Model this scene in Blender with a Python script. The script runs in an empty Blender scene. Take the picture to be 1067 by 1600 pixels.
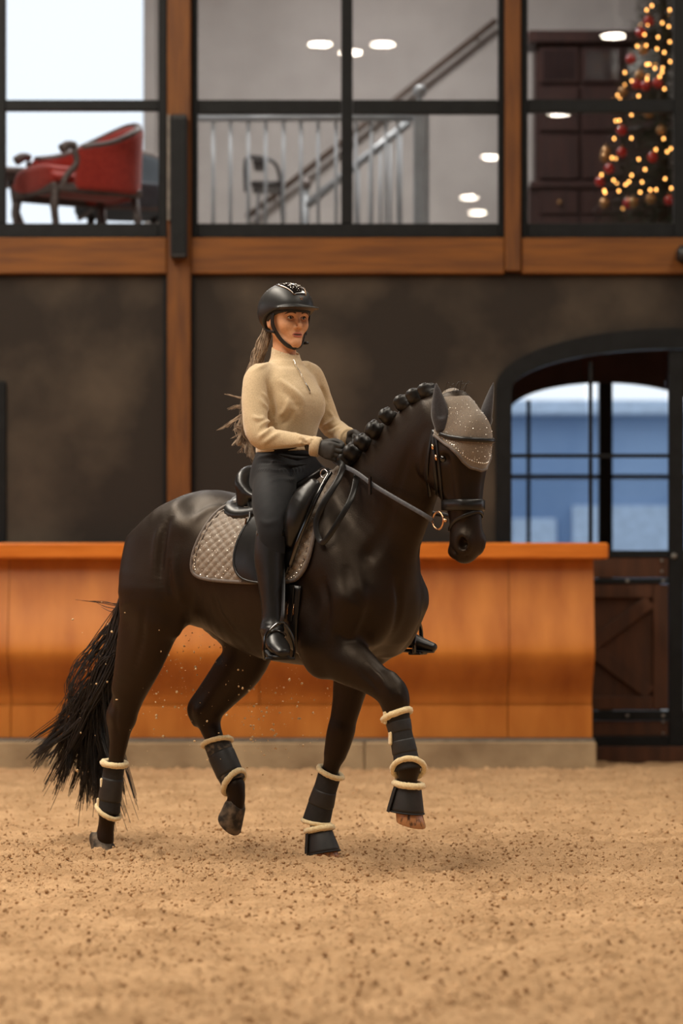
import bpy, math, random
import numpy as np
from mathutils import Vector, Matrix
from mathutils.bvhtree import BVHTree

random.seed(7)
RNG = np.random.default_rng(7)
SC = bpy.context.scene
COL = SC.collection

# ------------------------------------------------------------------ camera
# long lens, level camera with a rising shift (verticals stay parallel)
F_PX, CAM_H, CX, HOR = 4600.0, 1.11, 533.5, 939.0
cam_data = bpy.data.cameras.new('camera')
cam_data.sensor_fit = 'VERTICAL'
cam_data.sensor_height = 36.0
cam_data.lens = 36.0 * F_PX / 1600.0
cam_data.shift_y = (HOR - 800.0) / 1600.0
cam_data.clip_end = 400
cam_data.dof.use_dof = True
cam_data.dof.focus_distance = 12.55
cam_data.dof.aperture_fstop = cam_data.lens / 52.0
cam = bpy.data.objects.new('camera', cam_data)
cam.location = (0, 0, CAM_H)
cam.rotation_euler = (math.radians(90), 0, 0)
COL.objects.link(cam)
SC.camera = cam

# ------------------------------------------------------------------ view
SC.view_settings.view_transform = 'Standard'
SC.view_settings.look = 'None'
SC.view_settings.gamma = 1.0
SC.view_settings.exposure = 0.0
SC.view_settings.use_curve_mapping = False

# ------------------------------------------------------------------ sky
world = bpy.data.worlds.new('overcast_sky')
SC.world = world
world.use_nodes = True
_bg = world.node_tree.nodes['Background']
_bg.inputs['Color'].default_value = (0.86, 0.93, 1.0, 1)
_bg.inputs['Strength'].default_value = 1.35

# ------------------------------------------------------------------ arena lights
def area_light(name, loc, size, power, color, rot=(0, 0, 0), shape='RECTANGLE', label=None):
    l = bpy.data.lights.new(name, 'AREA')
    l.shape = shape
    l.size = size[0]
    l.size_y = size[1]
    l.energy = power
    l.color = color
    o = bpy.data.objects.new(name, l)
    o.location = loc
    o.rotation_euler = rot
    COL.objects.link(o)
    return o
# two unseen soft area lights added overhead, the left one as stronger key
area_light('overhead_soft_light', (-4.0, 12.0, 8.9), (1.6, 13.4), 1640, (1.0, 0.90, 0.76))
area_light('overhead_soft_light', (4.6, 12.0, 8.9), (1.6, 13.4), 640, (1.0, 0.90, 0.76))
# ================================================================== helpers
def P(px, py, Y):
    """point at depth Y that the camera sees at photo pixel (px, py)"""
    return Vector(((px - CX) * Y / F_PX, Y, CAM_H + (HOR - py) * Y / F_PX))

def tag(o, label=None, cat=None, group=None, kind=None):
    if label: o['label'] = label
    if cat: o['category'] = cat
    if group: o['group'] = group
    if kind: o['kind'] = kind
    return o

def empty(name, loc=(0, 0, 0), rz=0.0, parent=None):
    o = bpy.data.objects.new(name, None)
    o.location = loc
    o.rotation_euler = (0, 0, rz)
    o.empty_display_size = 0.05
    COL.objects.link(o)
    if parent: o.parent = parent
    return o

def mesh_np(name, V, faces, mat=None, parent=None, smooth=True, mats=None, mat_idx=None):
    """V (n,3) array, faces: (m,4)/(m,3) int array or list of arrays/lists"""
    me = bpy.data.meshes.new(name)
    V = np.asarray(V, np.float32)
    if isinstance(faces, np.ndarray):
        m, c = faces.shape
        me.vertices.add(len(V)); me.vertices.foreach_set('co', V.ravel())
        me.loops.add(m * c); me.loops.foreach_set('vertex_index', faces.astype(np.int32).ravel())
        me.polygons.add(m)
        me.polygons.foreach_set('loop_start', np.arange(0, m * c, c, dtype=np.int32))
        me.update(calc_edges=True)
    else:
        me.from_pydata([tuple(map(float, v)) for v in V], [], [tuple(map(int, f)) for f in faces])
    me.validate()
    if smooth:
        me.polygons.foreach_set('use_smooth', np.ones(len(me.polygons), bool))
    if mat_idx is not None and len(mat_idx) == len(me.polygons):
        me.polygons.foreach_set('material_index', np.asarray(mat_idx, np.int32))
    me.update()
    o = bpy.data.objects.new(name, me)
    if mats:
        for m_ in mats: me.materials.append(m_)
    elif mat:
        me.materials.append(mat)
    COL.objects.link(o)
    if parent: o.parent = parent
    return o

class MB:
    """collects shapes into one mesh"""
    def __init__(s): s.V = []; s.Fc = []; s.n = 0
    def add(s, V, Fc):
        V = np.asarray(V, float).reshape(-1, 3)
        s.V.append(V); s.Fc += [tuple(int(i) + s.n for i in f) for f in Fc]; s.n += len(V)
        return s
    def box(s, lo, hi, M=None, bev=0.0):
        lo = np.array(lo, float); hi = np.array(hi, float)
        lo, hi = np.minimum(lo, hi), np.maximum(lo, hi)
        b = min(bev, 0.49 * float((hi - lo).min()))
        if b <= 0:
            V = [(x, y, z) for z in (lo[2], hi[2]) for y in (lo[1], hi[1]) for x in (lo[0], hi[0])]
            Fc = [(0, 2, 3, 1), (4, 5, 7, 6), (0, 1, 5, 4), (2, 6, 7, 3), (0, 4, 6, 2), (1, 3, 7, 5)]
        else:
            V = []; idx = {}
            for cz in (0, 1):
                for cy in (0, 1):
                    for cx in (0, 1):
                        c = (cx, cy, cz)
                        for a in range(3):
                            p = [0, 0, 0]
                            for k in range(3):
                                e = hi[k] if c[k] else lo[k]
                                d = -b if c[k] else b
                                p[k] = e if k == a else e + d
                            idx[(c, a)] = len(V); V.append(p)
            Fc = []
            for a in range(3):
                u, v = (a + 1) % 3, (a + 2) % 3
                for sd in (0, 1):
                    q = []
                    for (i, j) in ((0, 0), (1, 0), (1, 1), (0, 1)):
                        c = [0, 0, 0]; c[a] = sd; c[u] = i; c[v] = j
                        q.append(idx[(tuple(c), a)])
                    Fc.append(tuple(q if sd else q[::-1]))
            for a in range(3):          # edge strips along axis a
                u, v = (a + 1) % 3, (a + 2) % 3
                for i in (0, 1):
                    for j in (0, 1):
                        c0 = [0, 0, 0]; c0[u] = i; c0[v] = j; c1 = list(c0); c1[a] = 1
                        q = [idx[(tuple(c0), u)], idx[(tuple(c1), u)], idx[(tuple(c1), v)], idx[(tuple(c0), v)]]
                        Fc.append(tuple(q if i == j else q[::-1]) if True else None)
            for c in [(x, y, z) for x in (0, 1) for y in (0, 1) for z in (0, 1)]:
                t = [idx[(c, 0)], idx[(c, 1)], idx[(c, 2)]]
                Fc.append(tuple(t if sum(c) % 2 == 1 else t[::-1]))
        V = np.array(V, float)
        if M is not None:
            V = np.array([tuple(M @ Vector(p)) for p in V])
        return s.add(V, Fc)
    def tube(s, pts, r, n=8, caps=True, closed=False, flat=None, side=None):
        """round (or flat: (ru, rv) scale) tube along points; r scalar or list"""
        pts = np.asarray(pts, float); m = len(pts)
        r = np.full(m, r, float) if np.isscalar(r) else np.asarray(r, float)
        if closed: tan = np.roll(pts, -1, 0) - np.roll(pts, 1, 0)
        else: tan = np.gradient(pts, axis=0)
        tan /= np.linalg.norm(tan, axis=1)[:, None] + 1e-12
        if side is None:
            g = np.array([0.0, 0, 1]) if abs(tan[0][2]) < 0.9 else np.array([1.0, 0, 0])
            u = g - g.dot(tan[0]) * tan[0]; u /= np.linalg.norm(u)
            U = [u]
            for i in range(1, m):
                u = u - u.dot(tan[i]) * tan[i]; u = u / (np.linalg.norm(u) + 1e-12); U.append(u)
            U = np.array(U)
        else:
            g = np.asarray(side, float)
            if g.ndim == 1: g = np.repeat(g[None], m, 0)
            U = g - (g * tan).sum(1)[:, None] * tan
            U /= np.linalg.norm(U, axis=1)[:, None] + 1e-12
        W = np.cross(tan, U)
        fu, fv = flat if flat else (1, 1)
        a = np.arange(n) * 2 * math.pi / n
        V = (pts[:, None, :] + r[:, None, None] * (fu * np.cos(a)[None, :, None] * U[:, None, :] + fv * np.sin(a)[None, :, None] * W[:, None, :])).reshape(-1, 3)
        Fc = []
        rng = m if closed else m - 1
        for i in range(rng):
            i2 = (i + 1) % m
            for j in range(n):
                j2 = (j + 1) % n
                Fc.append((i * n + j, i * n + j2, i2 * n + j2, i2 * n + j))
        if caps and not closed:
            Fc.append(tuple(range(n - 1, -1, -1))); Fc.append(tuple((m - 1) * n + j for j in range(n)))
        return s.add(V, Fc)
    def lathe(s, prof, n=24, M=None, cap=True):
        V = []; Fc = []
        for (r, z) in prof:
            for j in range(n):
                a = 2 * math.pi * j / n; V.append((r * math.cos(a), r * math.sin(a), z))
        for i in range(len(prof) - 1):
            for j in range(n):
                j2 = (j + 1) % n; Fc.append((i * n + j, i * n + j2, (i + 1) * n + j2, (i + 1) * n + j))
        if cap:
            Fc.append(tuple(range(n - 1, -1, -1))); Fc.append(tuple((len(prof) - 1) * n + j for j in range(n)))
        if M is not None: V = [tuple(M @ Vector(p)) for p in V]
        return s.add(V, Fc)
    def prism(s, poly, y0, y1):
        """polygon in (x, z), counter-clockwise seen from -y, extruded along y"""
        k = len(poly)
        V = [(x, y0, z) for x, z in poly] + [(x, y1, z) for x, z in poly]
        Fc = [tuple(range(k)), tuple(range(2 * k - 1, k - 1, -1))]
        for i in range(k):
            j = (i + 1) % k; Fc.append((j, i, k + i, k + j))
        return s.add(V, Fc)
    def build(s, name, mat, parent=None, smooth=False, bevel=0.0):
        V = np.concatenate(s.V)
        o = mesh_np(name, V, s.Fc, mat, parent, smooth)
        if bevel:
            b = o.modifiers.new('bevel', 'BEVEL'); b.width = bevel; b.segments = 2; b.limit_method = 'ANGLE'
        return o

def smooth_by_angle(o, ang=40):
    me = o.data
    me.polygons.foreach_set('use_smooth', np.ones(len(me.polygons), bool))
    try: me.set_sharp_from_angle(angle=math.radians(ang))
    except Exception: pass
    return o

def spline(pts, n=8, closed=False):
    """Catmull-Rom through rows of pts (any number of columns)"""
    p = np.asarray(pts, float); m = len(p)
    if closed: q = np.concatenate([p[-1:], p, p[:2]]); segs = m
    else: q = np.concatenate([2 * p[:1] - p[1:2], p, 2 * p[-1:] - p[-2:-1]]); segs = m - 1
    out = []
    t = np.linspace(0, 1, n, endpoint=False)[:, None]
    for i in range(segs):
        a, b, c, d = q[i], q[i + 1], q[i + 2], q[i + 3]
        out.append(0.5 * (2 * b + (c - a) * t + (2 * a - 5 * b + 4 * c - d) * t ** 2 + (3 * b - a - 3 * c + d) * t ** 3))
    r = np.concatenate(out)
    return r if closed else np.concatenate([r, p[-1:]])

def copy_tree(o, parent=None):
    c = o.copy(); COL.objects.link(c); c.parent = parent
    for ch in list(o.children): copy_tree(ch, c)
    return c

# ------------------------------------------------------------------ signed distance fields -> mesh
def _unit(v):
    v = np.asarray(v, float); return v / (np.linalg.norm(v) + 1e-12)

class Field:
    def __init__(s, lo, hi, h):
        s.lo = np.array(lo, float); s.h = h
        s.n = np.ceil((np.array(hi, float) - s.lo) / h).astype(int) + 1
        s.F = np.full(s.n, 0.4, np.float32)
        s.ax = [(s.lo[i] + h * np.arange(s.n[i])).astype(np.float32) for i in range(3)]
    def _sl(s, lo, hi):
        a = np.clip(np.floor((np.asarray(lo) - s.lo) / s.h).astype(int), 0, s.n)
        b = np.clip(np.ceil((np.asarray(hi) - s.lo) / s.h).astype(int) + 1, 0, s.n)
        return a, b
    def _grid(s, a, b):
        return (s.ax[0][a[0]:b[0], None, None], s.ax[1][None, a[1]:b[1], None], s.ax[2][None, None, a[2]:b[2]])
    def _merge(s, a, b, D, k, op):
        v = s.F[a[0]:b[0], a[1]:b[1], a[2]:b[2]]
        if op == 'add':
            if k > 0:
                hh = np.maximum(k - np.abs(v - D), 0) / k
                v[...] = np.minimum(v, D) - hh * hh * k * 0.25
            else: v[...] = np.minimum(v, D)
        elif op == 'sub':
            D = -D
            if k > 0:
                hh = np.maximum(k - np.abs(v - D), 0) / k
                v[...] = np.maximum(v, D) + hh * hh * k * 0.25
            else: v[...] = np.maximum(v, D)
    def tube(s, pts, radii, k=0.03, side=(0, 1, 0), n=4, op='add', cap=0.8):
        """elliptical tube: radii rows (ru, rv); u is 'side' made square to the axis"""
        pts = np.asarray(pts, float)
        R = np.array([(r, r) if np.isscalar(r) else r for r in radii], float)
        sd = np.asarray(side, float)
        if sd.ndim == 1: sd = np.repeat(sd[None], len(pts), 0)
        if n > 1 and len(pts) > 2:
            A = spline(np.concatenate([pts, R, sd], 1), n)
        elif n > 1:
            t = np.linspace(0, 1, n + 1)[:, None]
            A = np.concatenate([pts, R, sd], 1); A = A[0] * (1 - t) + A[1] * t
        else: A = np.concatenate([pts, R, sd], 1)
        q, R, sd = A[:, :3], np.maximum(A[:, 3:5], 1e-3), A[:, 5:]
        mg = k + 3 * s.h; rm = R.max()
        a, b = s._sl(q.min(0) - rm - mg, q.max(0) + rm + mg)
        if (b <= a).any(): return s
        D = np.full(b - a, 0.4, np.float32)
        for i in range(len(q) - 1):
            pa, pb = q[i], q[i + 1]
            r = max(R[i].max(), R[i + 1].max()) + mg
            a2, b2 = s._sl(np.minimum(pa, pb) - r, np.maximum(pa, pb) + r)
            if (b2 <= a2).any(): continue
            X, Y, Z = s._grid(a2, b2)
            w = pb - pa; L = np.linalg.norm(w)
            if L < 1e-6: continue
            w = w / L
            u = sd[i] - sd[i].dot(w) * w; u = u / (np.linalg.norm(u) + 1e-9); v = np.cross(w, u)
            x, y, z = X - np.float32(pa[0]), Y - np.float32(pa[1]), Z - np.float32(pa[2])
            f = np.float32
            tw = x * f(w[0]) + y * f(w[1]) + z * f(w[2])
            t = np.clip(tw / f(L), 0, 1)
            du = x * f(u[0]) + y * f(u[1]) + z * f(u[2])
            dv = x * f(v[0]) + y * f(v[1]) + z * f(v[2])
            dw = tw - t * f(L)
            ru = R[i][0] + (R[i + 1][0] - R[i][0]) * t
            rv = R[i][1] + (R[i + 1][1] - R[i][1]) * t
            rw = np.minimum(ru, rv) * f(cap)
            A_, B_, C_ = du / ru, dv / rv, dw / rw
            k0 = np.sqrt(A_ * A_ + B_ * B_ + C_ * C_)
            k1 = np.sqrt((A_ / ru) ** 2 + (B_ / rv) ** 2 + (C_ / rw) ** 2) + f(1e-4)
            d = k0 * (k0 - 1) / k1
            d = np.where(k0 < 0.05, -np.minimum(ru, rv), d)
            o = a2 - a; e = b2 - a
            sub = D[o[0]:e[0], o[1]:e[1], o[2]:e[2]]
            np.minimum(sub, d, out=sub)
        s._merge(a, b, D, k, op)
        return s
    def ball(s, c, r, k=0.03, axes=None, op='add'):
        c = np.asarray(c, float)
        r = np.array([r] * 3 if np.isscalar(r) else r, float)
        Ax = np.eye(3) if axes is None else np.array([_unit(q) for q in axes])
        rm = r.max() + k + 3 * s.h
        a, b = s._sl(c - rm, c + rm)
        if (b <= a).any(): return s
        X, Y, Z = s._grid(a, b); f = np.float32
        x, y, z = X - f(c[0]), Y - f(c[1]), Z - f(c[2])
        k0 = 0; k1 = 0
        for i in range(3):
            p = (x * f(Ax[i][0]) + y * f(Ax[i][1]) + z * f(Ax[i][2])) / f(r[i])
            k0 = k0 + p * p; k1 = k1 + (p / f(r[i])) ** 2
        k0 = np.sqrt(k0); k1 = np.sqrt(k1) + f(1e-4)
        d = np.where(k0 < 0.05, -f(r.min()), k0 * (k0 - 1) / k1)
        s._merge(a, b, d, k, op)
        return s
    def plane(s, p, nrm, k=0.0):
        """cut away everything on the +nrm side of the plane"""
        nrm = _unit(nrm); X, Y, Z = s._grid(np.zeros(3, int), s.n); f = np.float32
        D = (X - f(p[0])) * f(nrm[0]) + (Y - f(p[1])) * f(nrm[1]) + (Z - f(p[2])) * f(nrm[2])
        s._merge(np.zeros(3, int), s.n, -D, k, 'sub')
        return s
    def copy(s):
        o = object.__new__(Field); o.lo = s.lo; o.h = s.h; o.n = s.n; o.ax = s.ax; o.F = s.F.copy(); return o
    def mesh(s, smooth=1):
        F = s.F.copy()
        F[0] = F[-1] = 0.1; F[:, 0] = F[:, -1] = 0.1; F[:, :, 0] = F[:, :, -1] = 0.1
        ins = F < 0
        nx, ny, nz = F.shape
        cnt = np.zeros((nx - 1, ny - 1, nz - 1), np.int8)
        offs = [(i, j, l) for i in (0, 1) for j in (0, 1) for l in (0, 1)]
        for (i, j, l) in offs:
            cnt += ins[i:nx - 1 + i, j:ny - 1 + j, l:nz - 1 + l]
        act = (cnt > 0) & (cnt < 8)
        I, J, K = np.nonzero(act)
        idx = np.full(act.shape, -1, np.int32); idx[I, J, K] = np.arange(len(I))
        corner = {o: F[I + o[0], J + o[1], K + o[2]] for o in offs}
        acc = np.zeros((len(I), 3)); num = np.zeros(len(I))
        for o in offs:
            for ax in range(3):
                if o[ax] == 0:
                    o2 = list(o); o2[ax] = 1; o2 = tuple(o2)
                    f0, f1 = corner[o], corner[o2]
                    m = (f0 < 0) != (f1 < 0)
                    t = np.where(m, f0 / np.where(m, f0 - f1, 1), 0)
                    p = np.zeros((len(I), 3)); p[:] = o; p[:, ax] = t
                    acc[m] += p[m]; num[m] += 1
        V = (np.stack([I, J, K], 1) + acc / np.maximum(num, 1)[:, None]) * s.h + s.lo
        quads = []
        for ax in range(3):
            sl0 = [slice(None)] * 3; sl1 = [slice(None)] * 3
            sl0[ax] = slice(0, -1); sl1[ax] = slice(1, None)
            ch = ins[tuple(sl0)] != ins[tuple(sl1)]
            E = np.argwhere(ch)
            u, v = (ax + 1) % 3, (ax + 2) % 3
            ok = (E[:, u] > 0) & (E[:, v] > 0) & (E[:, u] < F.shape[u] - 1) & (E[:, v] < F.shape[v] - 1)
            E = E[ok]
            def cell(du, dv):
                c = E.copy(); c[:, u] += du; c[:, v] += dv
                return idx[c[:, 0], c[:, 1], c[:, 2]]
            q = np.stack([cell(-1, -1), cell(0, -1), cell(0, 0), cell(-1, 0)], 1)
            first = ins[E[:, 0], E[:, 1], E[:, 2]]
            q[~first] = q[~first][:, ::-1]
            quads.append(q)
        Q = np.concatenate(quads); Q = Q[(Q >= 0).all(1)]
        if smooth:
            e = np.concatenate([Q[:, [0, 1]], Q[:, [1, 2]], Q[:, [2, 3]], Q[:, [3, 0]]])
            for _ in range(smooth):
                S = np.stack([np.bincount(e[:, 0], V[e[:, 1], c], len(V)) + np.bincount(e[:, 1], V[e[:, 0], c], len(V)) for c in range(3)], 1)
                C = np.bincount(e[:, 0], minlength=len(V)) + np.bincount(e[:, 1], minlength=len(V))
                V = 0.5 * V + 0.5 * S / np.maximum(C, 1)[:, None]
        return V, Q

def bvh_of(V, Q):
    return BVHTree.FromPolygons([tuple(v) for v in V.tolist()], [tuple(q) for q in Q.tolist()])

def vert_normals(V, Q):
    n = np.cross(V[Q[:, 2]] - V[Q[:, 0]], V[Q[:, 3]] - V[Q[:, 1]])
    N = np.zeros_like(V)
    for c in range(4):
        for a in range(3): N[:, a] += np.bincount(Q[:, c], n[:, a], len(V))
    return N / (np.linalg.norm(N, axis=1)[:, None] + 1e-12)

def crease(V, Q, specs):
    """soft ridges (+) and grooves (-): specs are (points on the surface, height, width)"""
    N = vert_normals(V, Q); D = np.zeros(len(V))
    for pts, amp, sig in specs:
        S = spline(np.array(pts), 8); lo, hi = S.min(0) - 3 * sig, S.max(0) + 3 * sig
        idx = np.nonzero(((V > lo) & (V < hi)).all(1))[0]
        if not len(idx): continue
        d2 = ((V[idx][:, None] - S[None]) ** 2).sum(2); j = d2.argmin(1); t = j / (len(S) - 1.0)
        D[idx] += amp * np.exp(-d2.min(1) / sig ** 2) * np.clip(4 * t * (1 - t) + .15, 0, 1)
    return V + N * D[:, None]

# ------------------------------------------------------------------ cheap value noise for numpy
_perm = RNG.random((64, 64, 64)).astype(np.float32)
def vnoise(p, sc):
    q = np.asarray(p, float) * sc; i = np.floor(q).astype(int); f = q - i; f = f * f * (3 - 2 * f)
    r = 0
    for a in (0, 1):
        for b in (0, 1):
            for c in (0, 1):
                w = (f[..., 0] if a else 1 - f[..., 0]) * (f[..., 1] if b else 1 - f[..., 1]) * (f[..., 2] if c else 1 - f[..., 2])
                r = r + w * _perm[(i[..., 0] + a) % 64, (i[..., 1] + b) % 64, (i[..., 2] + c) % 64]
    return r

# ------------------------------------------------------------------ materials
MATS = {}
def lin(c):
    """0-255 sRGB -> linear"""
    o = []
    for v in c[:3]:
        v = v / 255.0
        o.append(v / 12.92 if v <= 0.04045 else ((v + 0.055) / 1.055) ** 2.4)
    return tuple(o)

def material(name, col, rough=0.6, col2=None, scale=8.0, detail=4.0, bump=0.0, bump_scale=None, metal=0.0, spec=0.5,
             coat=0.0, sheen=0.0, stretch=(1, 1, 1), emit=None, emit_strength=0.0, ramp=(0.35, 0.65), rough2=None, bump_dist=0.01, tint=None):
    """principled material whose colour and relief come from noise on object coordinates"""
    if name in MATS: return MATS[name]
    m = bpy.data.materials.new(name); m.use_nodes = True
    nt = m.node_tree; N = nt.nodes; L = nt.links
    b = N['Principled BSDF']
    b.inputs['Roughness'].default_value = rough
    b.inputs['Metallic'].default_value = metal
    b.inputs['Specular IOR Level'].default_value = spec
    if tint: b.inputs['Specular Tint'].default_value = (*tint, 1)
    if coat:
        b.inputs['Coat Weight'].default_value = coat; b.inputs['Coat Roughness'].default_value = 0.12
    if sheen:
        b.inputs['Sheen Weight'].default_value = sheen; b.inputs['Sheen Roughness'].default_value = 0.5
    tc = N.new('ShaderNodeTexCoord'); mp = N.new('ShaderNodeMapping')
    mp.inputs['Scale'].default_value = stretch
    L.new(tc.outputs['Object'], mp.inputs['Vector'])
    no = N.new('ShaderNodeTexNoise'); no.inputs['Scale'].default_value = scale; no.inputs['Detail'].default_value = detail
    L.new(mp.outputs['Vector'], no.inputs['Vector'])
    cr = N.new('ShaderNodeValToRGB')
    c2 = col2 if col2 else tuple(min(1, c * 1.25 + 0.002) for c in col)
    cr.color_ramp.elements[0].position = ramp[0]; cr.color_ramp.elements[0].color = (*col, 1)
    cr.color_ramp.elements[1].position = ramp[1]; cr.color_ramp.elements[1].color = (*c2, 1)
    L.new(no.outputs['Fac'], cr.inputs['Fac'])
    L.new(cr.outputs['Color'], b.inputs['Base Color'])
    if rough2 is not None:
        mr = N.new('ShaderNodeMapRange'); mr.inputs['To Min'].default_value = rough; mr.inputs['To Max'].default_value = rough2
        L.new(no.outputs['Fac'], mr.inputs['Value']); L.new(mr.outputs['Result'], b.inputs['Roughness'])
    if bump:
        n2 = N.new('ShaderNodeTexNoise'); n2.inputs['Scale'].default_value = bump_scale or scale * 4; n2.inputs['Detail'].default_value = 3
        L.new(mp.outputs['Vector'], n2.inputs['Vector'])
        bp = N.new('ShaderNodeBump'); bp.inputs['Strength'].default_value = bump; bp.inputs['Distance'].default_value = bump_dist
        L.new(n2.outputs['Fac'], bp.inputs['Height']); L.new(bp.outputs['Normal'], b.inputs['Normal'])
    if emit:
        b.inputs['Emission Color'].default_value = (*emit, 1); b.inputs['Emission Strength'].default_value = emit_strength
    MATS[name] = m
    return m

def glass_material(name, tint=(0.96, 0.97, 0.98), rough=0.0, refl=0.10):
    if name in MATS: return MATS[name]
    m = bpy.data.materials.new(name); m.use_nodes = True
    nt = m.node_tree; N = nt.nodes; L = nt.links
    N.remove(N['Principled BSDF'])
    out = N['Material Output']
    tr = N.new('ShaderNodeBsdfTransparent'); tr.inputs['Color'].default_value = (*tint, 1)
    gl = N.new('ShaderNodeBsdfGlossy'); gl.inputs['Roughness'].default_value = rough
    fr = N.new('ShaderNodeFresnel'); fr.inputs['IOR'].default_value = 1.5
    nz = N.new('ShaderNodeTexNoise'); nz.inputs['Scale'].default_value = 1.5      # faint smears
    ml = N.new('ShaderNodeMath'); ml.operation = 'MULTIPLY_ADD'; ml.inputs[1].default_value = 0.02; ml.inputs[2].default_value = refl
    L.new(nz.outputs['Fac'], ml.inputs[0])
    mx = N.new('ShaderNodeMath'); mx.operation = 'MAXIMUM'
    L.new(fr.outputs['Fac'], mx.inputs[0]); L.new(ml.outputs[0], mx.inputs[1])
    mix = N.new('ShaderNodeMixShader')
    L.new(mx.outputs[0], mix.inputs['Fac']); L.new(tr.outputs[0], mix.inputs[1]); L.new(gl.outputs[0], mix.inputs[2])
    L.new(mix.outputs[0], out.inputs['Surface'])
    MATS[name] = m
    return m
# ================================================================== the riding hall
M_SAND = material('riding_sand', lin((160, 127, 92)), 0.95, lin((192, 157, 119)), 3.0, 8, bump=1.0, bump_scale=75, spec=0.15, ramp=(.3, .7), bump_dist=0.010)
M_CLOD = material('sand_clod', lin((160, 127, 92)), 0.95, lin((196, 161, 122)), 60, 3, bump=0.4, bump_scale=200, spec=0.15, bump_dist=0.003)
M_PLASTER = material('charcoal_plaster', lin((42, 36, 31)), 0.75, lin((98, 86, 72)), 0.9, 8, bump=0.2, bump_scale=30, ramp=(.42, .80), spec=0.2)
M_TIMBER = material('amber_timber', lin((84, 47, 13)), 0.55, lin((108, 64, 18)), 3.0, 8, bump=0.1, stretch=(6, 6, 0.7), spec=0.35, rough2=.6)
M_TIMBER_H = material('amber_beam', lin((92, 52, 12)), 0.55, lin((118, 70, 17)), 3.0, 8, bump=0.1, stretch=(0.7, 6, 8), spec=0.35, rough2=.6)
M_PLY = material('varnished_plywood', lin((166, 94, 30)), 0.36, lin((200, 126, 52)), 2.2, 7, stretch=(2.6, 1, 0.8), bump=0.05, spec=0.45, rough2=.45, ramp=(.3, .75))
M_LEDGE = material('varnished_ledge', lin((186, 100, 28)), 0.32, lin((206, 118, 42)), 3.0, 6, stretch=(0.8, 6, 8), spec=0.45)
M_CONC = material('weathered_concrete', lin((128, 108, 84)), 0.9, lin((166, 146, 116)), 2.5, 8, bump=0.4, bump_scale=25, spec=0.2)
M_IRON = material('black_steel', (0.0045, 0.005, 0.0055), 0.5, (0.007, 0.0078, 0.0085), 12, spec=0.2)
M_IRON2 = material('dull_zinc', lin((96, 92, 86)), 0.5, lin((120, 114, 106)), 20)
M_DOORW = material('dark_oak', lin((56, 31, 16)), 0.6, lin((74, 42, 22)), 3.0, 7, stretch=(5, 5, .7), bump=0.1, spec=0.3)
M_GLASS = glass_material('window_glass', refl=0.045)
M_DARKW = material('dark_roof_boards', lin((74, 58, 44)), 0.8, lin((92, 74, 56)), 2)
M_BLACKBOX = material('black_plastic', (0.008, 0.008, 0.0085), 0.5)

YW = 20.4            # face of the end wall
YK = 19.6            # foot of the kickboard

# ---- sand
def sand_h(x, y):
    p = np.stack([x, y, np.zeros_like(x)], -1)
    h = .020 * (vnoise(p + 5, 3.1) - .5) + .018 * (vnoise(p + 11, 9.0) - .5) + .022 * (vnoise(p + 3, 23.0) - .5)
    h = h + .022 * np.maximum(vnoise(p + 17, 41.0) - .50, 0) * 2 + .011 * (vnoise(p, 78.0) - .5)
    h = h - .016
    # hollows where the planted hooves press in
    for (cx, cy, d) in HOLLOWS:
        r2 = ((x - cx) ** 2 + (y - cy) ** 2) / .10 ** 2
        w = np.exp(-r2 ** 2 * 0.6)
        h = h * (1 - w) + d * w
        h = h + .014 * np.exp(-((np.sqrt(r2) - 1.55) / .35) ** 2) * (.6 + .8 * vnoise(p + 2, 14.0))
    return h
HOLLOWS = [(-1.078, 13.215, -.022), (-0.085, 12.84, -.004)]
def lines(dense_lo, dense_hi, step, lo, hi):
    a = list(np.arange(dense_lo, dense_hi, step)); g = step * 1.6
    x = dense_hi
    while x < hi: a.append(x); x += g; g = min(g * 1.35, 1.2)
    a.append(hi); x = dense_lo - step; g = step * 1.6; b = []
    while x > lo: b.append(x); x -= g; g = min(g * 1.35, 1.2)
    return np.array([lo] + b[::-1] + a)
xs = lines(-2.0, 2.0, .0105, -10.0, 12.0)
ys = np.concatenate([lines(6.6, 14.4, .0125, -14.0, 14.4)[:-1], np.linspace(14.42, 24.0, 330)])
X, Y = np.meshgrid(xs, ys, indexing='ij')
Z = sand_h(X, Y)
Z = np.where((Y < 5) | (np.abs(X) > 5), -.012, Z)
ids = np.arange(X.size).reshape(X.shape)
Q = np.stack([ids[:-1, :-1], ids[1:, :-1], ids[1:, 1:], ids[:-1, 1:]], -1).reshape(-1, 4)
floor = mesh_np('floor', np.stack([X, Y, Z], -1).reshape(-1, 3), Q, M_SAND)
tag(floor, 'churned tan sand footing of the riding arena', 'floor', kind='structure')

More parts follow.
